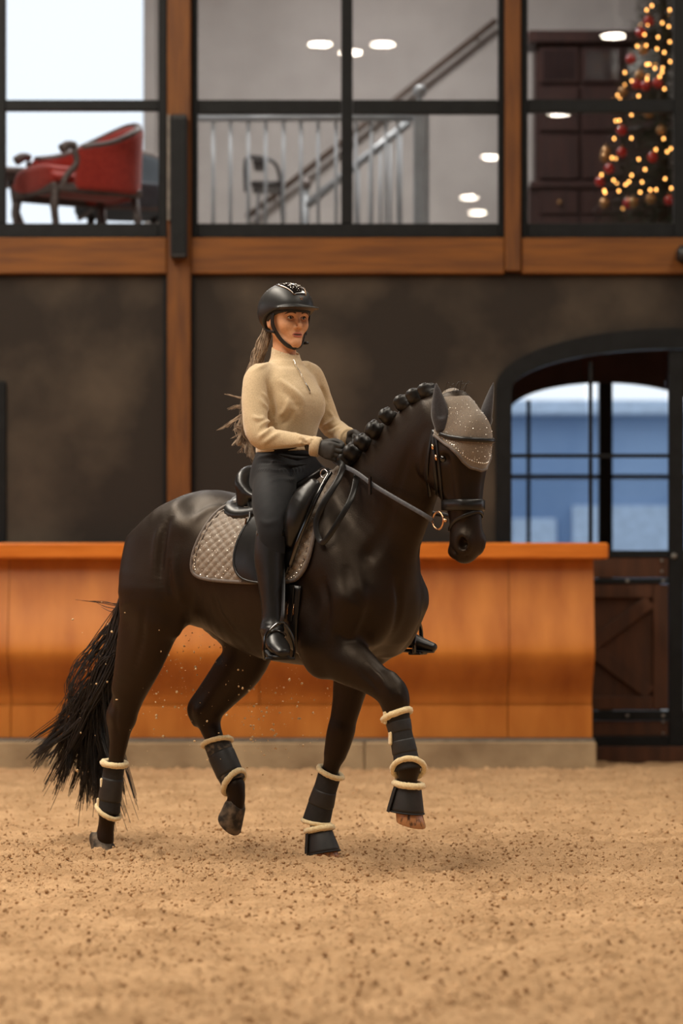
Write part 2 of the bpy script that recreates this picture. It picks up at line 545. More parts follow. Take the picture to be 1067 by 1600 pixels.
# loose clods on the surface
ico = np.array([(0, 0, 1), (.894, 0, .447), (.276, .851, .447), (-.724, .526, .447), (-.724, -.526, .447), (.276, -.851, .447),
                (.724, .526, -.447), (-.276, .851, -.447), (-.894, 0, -.447), (-.276, -.851, -.447), (.724, -.526, -.447), (0, 0, -1)])
icof = np.array([(0, 1, 2), (0, 2, 3), (0, 3, 4), (0, 4, 5), (0, 5, 1), (1, 6, 2), (2, 7, 3), (3, 8, 4), (4, 9, 5), (5, 10, 1),
                 (6, 7, 2), (7, 8, 3), (8, 9, 4), (9, 10, 5), (10, 6, 1), (11, 7, 6), (11, 8, 7), (11, 9, 8), (11, 10, 9), (11, 6, 10)])
def clods(n, pos, rmin, rmax):
    r = rmin + (rmax - rmin) * RNG.random(n) ** 3
    J = ico[None] * (0.7 + .6 * RNG.random((n, 12, 1))) * (0.75 + .5 * RNG.random((n, 1, 3)))
    V = pos[:, None] + J * r[:, None, None]
    Fc = icof[None] + 12 * np.arange(n)[:, None, None]
    return V.reshape(-1, 3), Fc.reshape(-1, 3)
n = 32000
cy = 7.0 + 12.4 * RNG.random(n) ** 1.15; cx = (RNG.random(n) - .5) * cy * .27
# more clods where the horse has trodden
m_ = RNG.random(n) < .22
cx = np.where(m_, -.3 + 1.5 * (RNG.random(n) - .5) * 2, cx); cy = np.where(m_, 12.8 + .9 * RNG.standard_normal(n), cy)
pos = np.stack([cx, cy, sand_h(cx, cy) + .002], -1)
V, Fc = clods(n, pos, .0016, .0095)
tag(mesh_np('sand_clods', V, Fc, M_CLOD, None, True), 'small loose clods of sand scattered over the arena floor', 'sand', kind='stuff')

# ---- helper: box from a photo rectangle at the depth of its front face
def rect(x0, y0, x1, y1, Yf, thick, mb=None, bev=.004):
    a, b = P(x0, y1, Yf), P(x1, y0, Yf)
    return (mb or MB()).box((a.x, Yf, a.z), (b.x, Yf + thick, b.z), None, bev)

# ---- end wall: plaster, posts and beams
wall = tag(empty('wall_back', (0, YW, 0)), 'end wall of dark plaster framed by amber timber posts and beams', 'wall', kind='structure')
def child(o, parent):
    o.parent = parent; o.location = o.location - parent.location; return o
def cbox(name, x0, y0, x1, y1, Yf, thick, mat, parent, bev=.004):
    return child(rect(x0, y0, x1, y1, Yf, thick, None, bev).build(name, mat), parent)
cbox('plaster_panel', -1700, 426, 262, 1196, YW, .15, M_PLASTER, wall)
def wp(x, y): q = P(x, y, YW); return (q.x, q.z)
AC = 1057.0
arch = [(775, 1192), (775, 606)] + [(AC - 282 * math.cos(t), 606 - 91 * math.sin(t)) for t in np.linspace(.05, math.pi - .05, 36)] + [(2 * AC - 775, 606), (2 * AC - 775, 1192)]
poly = [(298, 1192)] + arch + [(2600, 1192), (2600, 426), (298, 426)]
child(MB().prism([wp(*q) for q in poly], YW, YW + .15).build('plaster_panel', M_PLASTER), wall)
cbox('timber_post', 261, -420, 298, 1196, YW - .07, .22, M_TIMBER, wall, .008)
cbox('timber_post', 789, -420, 814, 424, YW - .07, .22, M_TIMBER, wall, .008)
for (a, b) in ((-1700, 260.5), (298.5, 788.5), (814.5, 2600)):
    cbox('timber_beam', a, 371, b, 428, YW - .05, .20, M_TIMBER_H, wall, .008)
for (a, b) in ((255, 261), (298.3, 304)):  # thin black trim on either side of the post
    cbox('black_trim', a, 429, b, 1190, YW - .012, .02, M_IRON, wall, .002)
for (a, b) in ((-1700, 260), (299, 788), (815, 2600)):
    cbox('timber_beam', a, -420, b, -330, YW - .05, .20, M_TIMBER_H, wall, .008)
# edge of the neighbouring arched doorway at the far left
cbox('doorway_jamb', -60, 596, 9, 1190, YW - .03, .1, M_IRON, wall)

# ---- upper windows
def window(name, label, x0, x1, mids, y_bar, y0=-330, y1=371, fl=10, fr=10):
    w = tag(empty(name, P((x0 + x1) / 2, y1, YW)), label, 'window', kind='structure')
    Yf = YW + .01
    cbox('frame_stile', x0, y0, x0 + fl, y1, Yf, .09, M_IRON, w)
    cbox('frame_stile', x1 - fr, y0, x1, y1, Yf, .09, M_IRON, w)
    cbox('frame_sill', x0 + fl + .2, y1 - 22, x1 - fr - .2, y1, Yf, .09, M_IRON, w)
    cbox('frame_head', x0 + fl + .2, y0, x1 - fr - .2, y0 + 16, Yf, .09, M_IRON, w)
    cols = [x0 + fl] + [q for m in mids for q in (m - 9, m + 9)] + [x1 - fr]
    for m in mids: cbox('mullion', m - 9, y0 + 16.2, m + 9, y1 - 22.2, Yf, .09, M_IRON, w)
    for i in range(0, len(cols), 2):
        cbox('muntin', cols[i] + .2, y_bar[0], cols[i + 1] - .2, y_bar[1], Yf + .005, .08, M_IRON, w)
        cbox('pane', cols[i] + .3, y0 + 16.5, cols[i + 1] - .3, y_bar[0] - .3, Yf + .04, .008, M_GLASS, w, 0)
        cbox('pane', cols[i] + .3, y_bar[1] + .3, cols[i + 1] - .3, y1 - 22.5, Yf + .04, .008, M_GLASS, w, 0)
    return w
window('window_1', 'black framed lounge window with the red armchair behind it', -300, 260.5, [-1], (156, 172), fr=13)
window('window_2', 'black framed four pane window in front of the staircase', 298.5, 788.5, [542], (156, 177))
window('window_3', 'black framed window in front of the decorated tree', 814.5, 1075, [], (155, 175), fr=22)
window('window_4', 'black framed upper window at the right edge of the wall', 1076, 1640, [1350], (155, 175))

# ---- kickboard: curved plywood panels on a concrete plinth under a ledge
kick = tag(empty('kickboard', (0, YK, 0)), 'curved varnished plywood kickboard along the end of the arena', 'kickboard', kind='structure')
prof = spline(np.array([(0.11, 1.40), (0.095, 1.30), (0.06, 1.10), (0.022, 0.92), (0.0, 0.80), (0.004, 0.745), (0.035, 0.69), (0.10, 0.62), (0.17, 0.55), (0.22, 0.48), (0.24, 0.40)], float), 6)
def kpanel(x0, x1):
    a, b = P(x0, 900, YK).x, P(x1, 900, YK).x
    m = len(prof); V = []
    tn = np.gradient(prof, axis=0); nn = np.stack([-tn[:, 1], tn[:, 0]], 1); nn /= np.linalg.norm(nn, axis=1)[:, None]
    bk = prof - nn * .018 * np.sign((nn[:, :1] * -1).mean())
    for xx in (a, b):
        for (dy, z) in prof: V.append((xx, YK + dy, z))
        for (dy, z) in bk: V.append((xx, YK + dy, z))
    Fc = []
    for i in range(m - 1):
        Fc.append((i, i + 1, 2 * m + i + 1, 2 * m + i)); Fc.append((m + i + 1, m + i, 3 * m + i, 3 * m + i + 1))
        Fc.append((i + 1, i, m + i, m + i + 1)); Fc.append((2 * m + i, 2 * m + i + 1, 3 * m + i + 1, 3 * m + i))
    Fc.append((0, 2 * m, 3 * m, m)); Fc.append((m - 1, 2 * m - 1, 4 * m - 1, 3 * m - 1))
    o = MB().add(V, Fc).build('kick_panel', M_PLY)
    child(smooth_by_angle(o, 35), kick)
for (a, b) in ((-1520, -1136), (-1135, -753), (-752, -371), (-370, 11.4), (12.4, 403.5), (404.5, 795.4), (796.4, 929)): kpanel(a, b)
for (a, b) in ((-1520, -753), (-752, 11.4), (12.4, 795.4), (796.4, 929)):
    q0, q1 = P(a, 0, YK), P(b, 0, YK)
    child(MB().box((q0.x, YK + .185, .19), (q1.x, YK + .22, .405), None, .004).build('base_board', M_PLY), kick)
cbox('ledge', -1520, 848, 250, 873, YK - .04, .60, M_LEDGE, kick, .012)
cbox('ledge', 250.8, 848, 951, 873, YK - .04, .60, M_LEDGE, kick, .012)
for (a, b) in ((-1520, -980), (-979, -430), (-429, 72), (73, 569), (570, 932)):
    q0, q1 = P(a, 1200, YK), P(b, 1200, YK)
    child(MB().box((q0.x, YK, -.12), (q1.x, YK + .42, .172 + random.uniform(-.003, .003)), None, .01).build('concrete_block', M_CONC), kick)
child(MB().box((P(-1520, 0, YK).x, YK + .03, .174), (P(930, 0, YK).x, YK + .38, .188)).build('sill_strip', M_IRON2), kick)
child(MB().box((P(-1520, 0, YK).x, YK + .34, .19), (P(928, 0, YK).x, YK + .40, 1.39)).build('backing_board', M_DOORW), kick)

# ---- arched glazed door at the right
door = tag(empty('door_1', P(910, 1189, YW)), 'arched black steel door, glazed above and dark oak with a cross brace below', 'door', kind='structure')
def arc(cx, rx, ry, y0, n=40, t0=.0, t1=math.pi): return [(cx - rx * math.cos(t), y0 - ry * math.sin(t)) for t in np.linspace(t0, t1, n)]
def arch_ring(o_, i_, Yf, th, name, mat, parent, Yproj=None):
    """flat ring between two arch outlines (lists of photo points)"""
    Yp = Yproj or Yf; mb = MB(); k = len(o_)
    V = []
    for yy in (Yf, Yf + th):
        for q in o_ + i_:
            p = P(q[0], q[1], Yp); V.append((p.x, yy, p.z))
    Fc = []
    for i in range(k - 1):
        Fc += [(i, i + 1, k + i + 1, k + i), (2 * k + i + 1, 2 * k + i, 3 * k + i, 3 * k + i + 1), (i + 1, i, 2 * k + i, 2 * k + i + 1), (k + i, k + i + 1, 3 * k + i + 1, 3 * k + i)]
    Fc += [(0, k, 3 * k, 2 * k), (k - 1, 3 * k - 1, 4 * k - 1, 2 * k - 1)]
    return child(mb.add(V, Fc).build(name, mat), parent)
outer = [(774, 1190), (774, 850)] + arc(AC, 283, 92, 606) + [(2 * AC - 774, 850), (2 * AC - 774, 1190)]
inner = [(799, 1190), (799, 850)] + arc(AC, 258, 66, 611) + [(2 * AC - 799, 850), (2 * AC - 799, 1190)]
arch_ring(outer, inner, YW - .04, .14, 'door_frame', M_IRON, door, YW)
for (a, b) in ((1045, 1069),):
    cbox('meeting_stile', a, 548, b, 1166, YW - .02, .07, M_IRON, door)
cbox('frame_rail', 799.5, 860, 1044.5, 871, YW - .01, .06, M_IRON, door)
cbox('muntin', 799.5, 709, 1044.5, 715, YW - .005, .045, M_IRON, door)
cbox('muntin', 920, 565, 926, 708.5, YW - .005, .045, M_IRON, door)
cbox('muntin', 920, 715.5, 926, 859.5, YW - .005, .045, M_IRON, door)
def tri_pane(x0, x1, y1):
    pts = [(x0, y1), (x1, y1)] + [(q[0], q[1]) for q in arc(AC, 257, 65, 611, 60)[::-1] if x0 <= q[0] <= x1]
    child(MB().prism([wp(*q) for q in pts], YW + .015, YW + .021).build('pane', M_GLASS), door)
tri_pane(800, 919.8, 708.8); tri_pane(926.2, 1044.8, 708.8)
cbox('pane', 800, 715.3, 919.8, 859.8, YW + .015, .006, M_GLASS, door, 0)
cbox('pane', 926.2, 715.3, 1044.8, 859.8, YW + .015, .006, M_GLASS, door, 0)
# timber lower half: frame, planks, brace
cbox('lower_panel', 812, 912, 1033, 1110, YW + .02, .03, M_DOORW, door, .004)
for (a, b, c, d) in ((800, 871.5, 1044.5, 903), (800, 1126, 1044.5, 1150)): cbox('door_rail', a, b, c, d, YW - .005, .06, M_DOORW, door)
cbox('door_rail', 812, 912.5, 1020, 934, YW - .015, .034, M_DOORW, door); cbox('door_rail', 812, 1088, 1020, 1109, YW - .015, .034, M_DOORW, door)
cbox('door_stile', 1020.5, 912.5, 1044, 1109, YW - .015, .034, M_DOORW, door); cbox('door_stile', 800, 912.5, 811.5, 1109, YW - .015, .034, M_DOORW, door)
def bar(x0, y0, x1, y1, w, Yf, th, name, mat, parent):
    a, b = P(x0, y0, Yf), P(x1, y1, Yf); d = (b - a); L = d.length; ang = math.atan2(d.z, d.x); M = Matrix.Translation(a + (b - a) / 2 + Vector((0, th / 2, 0))) @ Matrix.Rotation(-ang, 4, 'Y')
    return child(MB().box((-L / 2, -th / 2, -w / 2), (L / 2, th / 2, w / 2), M, .003).build(name, mat), parent)
bar(822, 1083, 1016, 940, .095, YW - .012, .030, 'cross_brace', M_DOORW, door)
bar(822, 940, 908, 1004, .095, YW - .010, .028, 'cross_brace', M_DOORW, door); bar(930, 1019, 1016, 1083, .095, YW - .010, .028, 'cross_brace', M_DOORW, door)
for (a, b) in ((903.3, 912), (1110.5, 1125.5)):
    cbox('hinge_strap', 800, a, 1044.5, b, YW - .022, .05, M_IRON, door)
    for xx in (980, 1036):
        q = P(xx, (a + b) / 2, YW - .022); child(MB().lathe([(.012, 0), (.011, .006), (.004, .010)], 10, Matrix.Translation(q) @ Matrix.Rotation(math.radians(90), 4, 'X')).build('bolt', M_IRON2, None, True), door)
for (xx, yy) in ((1034, 876), (1034, 893), (1036, 1128), (1036, 1146), (1053, 869)):
    q = P(xx, yy, YW - .022); r = .022 if xx > 1050 else .010
    child(MB().lathe([(r, 0), (r * .9, .010), (r * .3, .016)], 12, Matrix.Translation(q) @ Matrix.Rotation(math.radians(90), 4, 'X')).build('bolt', M_IRON2, None, True), door)
cbox('kick_rail', 799.5, 1150.5, 1044.5, 1166, YW - .02, .06, M_IRON, door)
# the right leaf, mirrored
def mbox(name, x0, y0, x1, y1, Yf, th, mat, bev=.004): return cbox(name, 2 * AC - x1, y0, 2 * AC - x0, y1, Yf, th, mat, door, bev)
mbox('frame_rail', 799.5, 860, 1044, 871, YW - .01, .06, M_IRON); mbox('muntin', 799.5, 709, 1044, 715, YW - .005, .045, M_IRON)
mbox('muntin', 920, 565, 926, 708.5, YW - .005, .045, M_IRON); mbox('muntin', 920, 715.5, 926, 859.5, YW - .005, .045, M_IRON)
tri_pane(1070, 1187.8, 708.8); tri_pane(1194.2, 1314, 708.8)
mbox('pane', 800, 715.3, 919.8, 859.8, YW + .015, .006, M_GLASS, 0); mbox('pane', 926.2, 715.3, 1044, 859.8, YW + .015, .006, M_GLASS, 0)
mbox('lower_panel', 812, 912, 1033, 1110, YW + .02, .03, M_DOORW)
for (a, b, c, d) in ((800, 871.5, 1044, 903), (800, 1126, 1044, 1150)): mbox('door_rail', a, b, c, d, YW - .005, .06, M_DOORW)
mbox('door_rail', 812, 912.5, 1020, 934, YW - .015, .034, M_DOORW); mbox('door_rail', 812, 1088, 1020, 1109, YW - .015, .034, M_DOORW)
mbox('door_stile', 1020.5, 912.5, 1044, 1109, YW - .015, .034, M_DOORW); mbox('door_stile', 800, 912.5, 811.5, 1109, YW - .015, .034, M_DOORW)
bar(2 * AC - 1016, 940, 2 * AC - 822, 1083, .095, YW - .012, .030, 'cross_brace', M_DOORW, door)
bar(2 * AC - 1016, 1083, 2 * AC - 930, 1019, .095, YW - .010, .028, 'cross_brace', M_DOORW, door); bar(2 * AC - 908, 1004, 2 * AC - 822, 940, .095, YW - .010, .028, 'cross_brace', M_DOORW, door)
for (a, b) in ((903.3, 912), (1110.5, 1125.5)): mbox('hinge_strap', 800, a, 1044, b, YW - .022, .05, M_IRON)
mbox('kick_rail', 799.5, 1150.5, 1044, 1166, YW - .02, .06, M_IRON)
cbox('threshold', 775, 1166.5, 1340, 1192, YW - .06, .4, M_DOORW, door)

# ---- entrance lobby behind the door with a second arched window to the yard
YB = 23.5
lobby = tag(empty('wall_lobby', (P(946, 0, YB).x, YB, 0)), 'dark reddish lobby wall with an arched window seen through the door', 'wall', kind='structure')
M_LOB = material('oxblood_plaster', lin((104, 72, 64)), 0.8, lin((122, 86, 76)), 3)
def bp(x, y): q = P(x, y, YB); return (q.x, q.z)
hole = [(796, 1200), (796, 645)] + arc(946, 150, 48, 645, 30) + [(1096, 645), (1096, 1200)]
child(MB().prism([bp(*q) for q in [(640, 1157)] + [(min(max(x, 796), 1096), min(y, 1157)) for x, y in hole] + [(1500, 1157), (1500, 470), (640, 470)]], YB, YB + .12).build('plaster_panel', M_LOB), lobby)
M_WHT = material('white_window_frame', lin((150, 156, 164)), 0.5)
def lbox(name, x0, y0, x1, y1, th, mat): return child(rect(x0, y0, x1, y1, YB + .02, th, None, .003).build(name, mat), lobby)
lbox('mullion', 936, 598, 957, 1150, .10, M_IRON)
for (a, b) in ((797, 935.6), (957.4, 1095)):
    lbox('muntin', a, 741, b, 748, .05, M_WHT); lbox('muntin', a, 862, b, 872, .05, M_WHT)
lbox('muntin', 823, 625, 829, 740.5, .05, M_IRON); lbox('muntin', 823, 748.5, 829, 861.5, .05, M_IRON)
for (a, b) in ((797, 935.6), (957.4, 1095)):
    lbox('pane', a, 749, b, 861, .006, M_GLASS)
ceilb = MB().box((P(640, 0, YB).x, YW + .16, 3.30), (P(1500, 0, YB).x, YB, 3.36)); tag(ceilb.build('ceiling_lobby', M_LOB), 'dark ceiling of the entrance lobby', 'ceiling', kind='structure')
for nm, xx in (('wall_lobby_left', 640), ('wall_lobby_right', 1500)):
    q = P(xx, 0, YB).x; tag(MB().box((q - .05, YW + .16, 0), (q + .05, YB, 3.3)).build(nm, M_LOB), 'dark plaster side wall of the entrance lobby, ' + nm.split('_')[-1] + ' side', 'wall', kind='structure')

# ---- yard outside: paving and a long blue-grey stable block
M_YARD = material('pale_paving', lin((150, 150, 150)), 0.9, lin((170, 170, 168)), 1.5)
tag(MB().box((-60, 24.0, -.06), (60, 120, -.01)).build('ground_yard', M_YARD), 'pale paved yard outside the arched window', 'ground', kind='structure')
M_BLUE = material('blue_grey_cladding', lin((112, 142, 182)), 0.6, lin((140, 168, 204)), .5, 4)
M_BLUE2 = material('pale_blue_trim', lin((176, 194, 216)), 0.6)
stable = tag(empty('stable_block', (7, 46, 0)), 'long blue grey stable block across the yard, seen through the arched door', 'building')
def sb(name, lo, hi, mat): return child(MB().box(lo, hi, None, .02).build(name, mat), stable)
sb('wall', (-9, 46, 0), (24, 52, 4.0), M_BLUE); sb('eaves', (-9.3, 45.5, 4.0), (24.3, 52.5, 4.22), M_BLUE2)
for i in range(11):
    x0 = -8 + i * 2.9
    sb('door', (x0, 45.9, .1), (x0 + 1.7, 45.99, 2.6), M_BLUE2 if i % 3 == 1 else M_BLUE)
    sb('window', (x0 + 1.95, 45.9, 1.5), (x0 + 2.65, 45.99, 2.4), M_BLUE2)

# ---- shell of the hall: roof, side walls with glazed bands, rear wall
tag(MB().box((-10.2, -14.2, 9.3), (12.2, YW + .2, 9.5)).build('ceiling', M_DARKW), 'dark boarded roof of the riding hall', 'ceiling', kind='structure')
def side_wall(name, x, lab):
    w = tag(empty(name, (x, 3, 0)), lab, 'wall', kind='structure')
    child(MB().box((x - .1, -14, -.1), (x + .1, YW + .15, 3.4)).build('lower_wall', M_PLY), w)
    child(MB().box((x - .1, -14, 5.0), (x + .1, YW + .15, 9.3)).build('upper_wall', M_DARKW), w)
    for i, yy in enumerate(np.linspace(-14, YW, 10)): child(MB().box((x - .12, yy - .18, 3.4), (x + .12, yy + .18, 5.0)).build('post', M_TIMBER), w)
    p = area_light('daylight_portal', (x, 3.2, 4.2), (1.6, 34.0), 1.0, (1, 1, 1), (0, math.radians(90 if x > 0 else -90), 0))
    p.data.cycles.is_portal = True; p['kind'] = 'structure'
side_wall('wall_left', -10.1, 'left side wall of the hall with a glazed band'); side_wall('wall_right', 12.1, 'right side wall of the hall with a glazed band')
tag(MB().box((-10, -14.2, -.1), (12, -14.0, 9.3)).build('wall_front', M_DARKW), 'rear wall of the hall behind the camera', 'wall', kind='structure')
tag(MB().box((-10, YW + .02, P(0, -420, YW).z), (12, YW + .2, 9.3)).build('wall_gable', M_DARKW), 'boarded gable above the lounge windows', 'wall', kind='structure')

# ---- lamps of the hall: round pendants, mirrored in the lounge glass
LAMP_AT = ['as leftmost glow in the upper staircase pane', 'beside the mullion of the staircase window', 'as rightmost glow beside the staircase window mullion', 'in front of the dresser top', 'below the bar of the window with the tree', 'as middle glow in the lower right staircase pane', 'as lowest glow in the lower right staircase pane', 'as highest glow in the lower right staircase pane']
M_LAMPH = material('lamp_housing', lin((60, 58, 55)), 0.4)
for i, (px, py) in enumerate(((500, 70), (548, 83), (598, 70), (958, 57), (873, 178), (733, 309), (747, 333), (767, 246))):
    zl = 7.45; yv = (zl - CAM_H) * F_PX / (HOR - py); xx = (px - CX) * yv / F_PX; yy = 2 * (YW + .05) - yv
    L = tag(empty('pendant_lamp', (xx, yy, zl)), 'round pendant lamp of the hall, mirrored ' + LAMP_AT[i], 'lamp', 'pendant lamps of the hall')
    MB().lathe([(.03, 1.0), (.04, .22), (.10, .15), (.15, .02), (.14, .012), (.05, .015)], 24).build('housing', M_LAMPH, L, True)
    MB().tube([(0, 0, 1.0), (0, 0, 1.84)], .015, 6).build('rod', M_LAMPH, L)
    dk = area_light('lamp_light', (0, 0, 0.005), (.26, .26), 16, (1.0, .88, .70), (0, 0, 0), 'DISK'); dk.parent = L

# ---- fittings on the wall
sp = tag(empty('column_speaker', P(279, 403, YW - .16)), 'tall black column loudspeaker on the timber post between windows', 'loudspeaker')
q0, q1 = P(266, 403, YW - .16), P(292, 178, YW - .16)
child(MB().box((q0.x, YW - .16, q0.z), (q1.x, YW - .072, q1.z), None, .012).build('cabinet', M_BLACKBOX), sp)
child(MB().box((q0.x - .022, YW - .14, P(0, 348, YW).z), (q0.x - .002, YW - .08, q1.z), None, .004).build('bracket_rail', M_IRON2), sp)
child(MB().box((q0.x + .012, YW - .164, q0.z + .03), (q1.x - .012, YW - .159, q1.z - .03), None, .002).build('grille', M_IRON), sp)
fl = tag(empty('floodlight', P(1060, 397, YW - .12)), 'small black floodlight on the beam at the right edge', 'floodlight')
child(MB().lathe([(.03, -.02), (.06, 0), (.06, .10), (.045, .14), (.01, .15)], 18, Matrix.Translation(P(1062, 397, YW - .14)) @ Matrix.Rotation(math.radians(90), 4, 'Y')).build('housing', M_BLACKBOX, None, True), fl)
child(rect(1058, 388, 1066, 406, YW - .12, .07).build('bracket', M_IRON), fl)
# ================================================================== lounge above the arena
YL = 26.0
ZF = 3.60
M_LWALL = material('lounge_wall', lin((172, 166, 162)), 0.85, lin((184, 178, 174)), 2)
M_LFLOOR = material('lounge_floor', lin((120, 110, 100)), 0.7)
M_RAIL = material('painted_steel_rail', lin((150, 154, 158)), 0.35, lin((164, 168, 172)), 8, spec=0.6)
M_RAILD = material('dark_handrail', lin((92, 78, 70)), 0.4)
M_RED = material('red_upholstery', lin((168, 44, 32)), 0.85, lin((186, 56, 40)), 30, bump=0.2, sheen=0.3)
M_GWOOD = material('grey_limed_wood', lin((96, 84, 80)), 0.5, lin((120, 108, 104)), 12, stretch=(1, 1, 4))
M_GUPH = material('slate_upholstery', lin((88, 96, 104)), 0.85)
M_MAHOG = material('dark_mahogany', lin((40, 22, 20)), 0.45, lin((54, 31, 27)), 4, 6, stretch=(4, 4, .8), spec=0.4)
M_FIR = material('fir_needles', lin((30, 44, 26)), 0.8, lin((52, 66, 38)), 20)
M_BARK = material('fir_bark', lin((60, 44, 32)), 0.9)
M_BULB = material('warm_bulb', (1, .55, .18), 0.4, emit=(1.0, 0.42, 0.10), emit_strength=7.0)
M_BAUB = material('red_bauble', lin((150, 28, 24)), 0.15, lin((170, 34, 28)), 5, spec=0.7)
M_BAUG = material('bronze_bauble', lin((150, 112, 70)), 0.2, metal=0.6)

xl = P(228, 0, YL).x
lw = tag(empty('wall_lounge', (2, YL, ZF)), 'pale grey rear wall of the lounge behind the staircase', 'wall', kind='structure')
child(MB().box((xl, YL, ZF), (9, YL + .15, 7.4)).build('plaster_panel', M_LWALL), lw)
child(MB().box((xl - .0, YL - .35, ZF), (xl + .10, YL, 7.4), None, .01).build('pilaster', M_LWALL), lw)
child(MB().box((-9, YL, ZF), (P(2, 0, YL).x, YL + .15, 7.4)).build('plaster_panel', M_LWALL), lw)
tag(MB().box((-9, YW + .16, ZF - .25), (9, YL + .2, ZF)).build('floor_lounge', M_LFLOOR), 'floor of the upstairs lounge', 'floor', kind='structure')
tag(MB().box((-9, YW + .16, 7.4), (9, YL + .2, 7.55)).build('ceiling_lounge', M_LWALL), 'white ceiling of the upstairs lounge', 'ceiling', kind='structure')
tag(MB().box((-9.1, YW + .16, ZF), (-9, YL + .2, 7.4)).build('wall_lounge_left', M_LWALL), 'left end wall of the lounge', 'wall', kind='structure')
tag(MB().box((9, YW + .16, ZF), (9.1, YL + .2, 7.4)).build('wall_lounge_right', M_LWALL), 'right end wall of the lounge', 'wall', kind='structure')
# wall between the staircase and the tree room
xp = P(806, 0, YL).x
for i, (lx, ly, pw) in enumerate(((0.3, 23.2, 150), (-2.2, 22.0, 75), (2.2, 23.4, 12))):  # unseen fill lights added to bring the lounge walls up to mid grey
    L = tag(empty('lounge_fill_light', (lx, ly, 7.4)), ('unseen round fill light added above the staircase', 'unseen round fill light added above the red armchair', 'unseen round fill light added above the decorated tree')[i], 'fill light')
    MB().lathe([(.32, -.002), (.33, -.05), (.29, -.06)], 28).build('housing', M_LAMPH, L, True)
    dk = area_light('lamp_light', (0, 0, -.07), (.5, .5), pw, (1, .95, .9), (0, 0, 0), 'DISK'); dk.parent = L

# ---- staircase railing
YR = 22.6
rl = tag(empty('stair_railing', P(480, 348, YR)), 'pale steel railing with vertical balusters around the stair opening', 'railing')
def T3(*pts): return [P(*q) for q in pts]
def ctube(name, pts, r, mat, parent, n=8): return child(MB().tube([tuple(p) for p in pts], r, n).build(name, mat, None, True), parent)
ctube('top_rail', T3((306, 184, YR), (648, 184, YR)), .030, M_RAIL, rl, 10)
zb = ZF
for x in (333, 360, 388, 415, 443, 470, 497, 525, 556, 580, 603, 622):
    q = P(x, 190, YR); ctube('baluster', [q, Vector((q.x, q.y, ZF))], .013, M_RAIL, rl)
ctube('bottom_rail', [Vector((P(306, 0, YR).x, YR, ZF + .08)), Vector((P(648, 0, YR).x, YR, ZF + .08))], .015, M_RAIL, rl)
q = P(655, 165, YR - .1)
nw = tag(empty('newel_post', (q.x, q.y, ZF)), 'thick pale newel post topped by a ball at the stair head', 'newel post')
child(MB().box((q.x - .045, q.y - .045, ZF), (q.x + .045, q.y + .045, P(0, 176, YR).z), None, .01).build('post', M_RAIL), nw)
child(MB().box((q.x + .05, q.y - .02, ZF), (q.x + .075, q.y + .06, P(0, 180, YR).z), None, .006).build('edge_strip', M_RAIL), nw)
def ball(name, c, r, mat, parent):
    prof_ = [(max(.0005, r * math.sin(t)), -r * math.cos(t)) for t in np.linspace(0, math.pi, 12)]
    return child(MB().lathe(prof_, 18, Matrix.Translation(c)).build(name, mat, None, True), parent)
ctube('ball_stem', [Vector((q.x, q.y, P(0, 176, YR).z)), Vector((q.x, q.y, P(0, 152, YR).z))], .018, M_RAIL, nw)
ball('ball_finial', P(656, 143, YR - .1), .052, M_RAIL, nw)
sr = tag(empty('stair_handrail', P(478, 348, YR + .9)), 'sloping pale handrail with balusters rising along the stairs', 'handrail')
YS = YR + .5
ctube('handrail', T3((478, 322, YS), (640, 190, YS)), .034, M_RAIL, sr, 10)
for x in (560, 578, 594, 610, 626):
    y = 322 - (x - 478) * 132 / 162; q = P(x, y, YS); ctube('baluster', [q, Vector((q.x, q.y, ZF))], .012, M_RAIL, sr)
ball('ball_finial', P(477, 288, YS), .048, M_GWOOD, sr)
ctube('lower_newel', [P(477, 296, YS), Vector((P(477, 296, YS).x, YS, ZF))], .03, M_RAIL, sr)
wr_ = tag(empty('wall_handrail', P(600, 170, YL - .1)), 'dark sloping handrail fixed to the staircase wall', 'handrail')
ctube('rail', T3((385, 340, YL - .12), (775, 32, YL - .12)), .028, M_RAILD, wr_)
for x in (430, 540, 650, 745):
    y = 340 - (x - 385) * 308 / 390; ctube('bracket', [P(x, y, YL - .12), P(x, y + 6, YL - .005)], .012, M_RAILD, wr_)

# ---- tubular chair behind the railing
YT = 24.2
YFT = HOR - (ZF - CAM_H) * F_PX / YT - 1
M_BTUBE = material('black_tube', lin((44, 40, 40)), 0.4)
tc = tag(empty('tubular_chair', P(412, 348, YT)), 'dark tubular steel chair standing behind the stair railing', 'chair')
for dy in (0, .5):
    pts = spline([tuple(P(*q)) for q in ((384, 300, YT + dy), (383, 262, YT + dy), (388, 246, YT + dy), (412, 247, YT + dy), (430, 256, YT + dy), (438, 280, YT + dy), (440, 310, YT + dy), (447, YFT, YT + dy))], 6)
    child(MB().tube(pts, .016, 8).build('side_frame', M_BTUBE, None, True), tc)
    ctube('leg', T3((404, 300, YT + dy), (396, YFT, YT + dy)), .014, M_BTUBE, tc)
    ctube('seat_rail', T3((392, 287, YT + dy), (440, 286, YT + dy)), .018, M_BTUBE, tc)
q0, q1 = P(392, 290, YT), P(440, 282, YT)
child(MB().box((q0.x, YT, q0.z), (q1.x, YT + .5, q1.z), None, .015).build('seat', M_BTUBE), tc)
q0, q1 = P(394, 254, YT), P(414, 244, YT)
child(MB().box((q0.x, YT - .02, q0.z), (q1.x, YT + .52, q1.z), None, .012).build('backrest', M_BTUBE), tc)

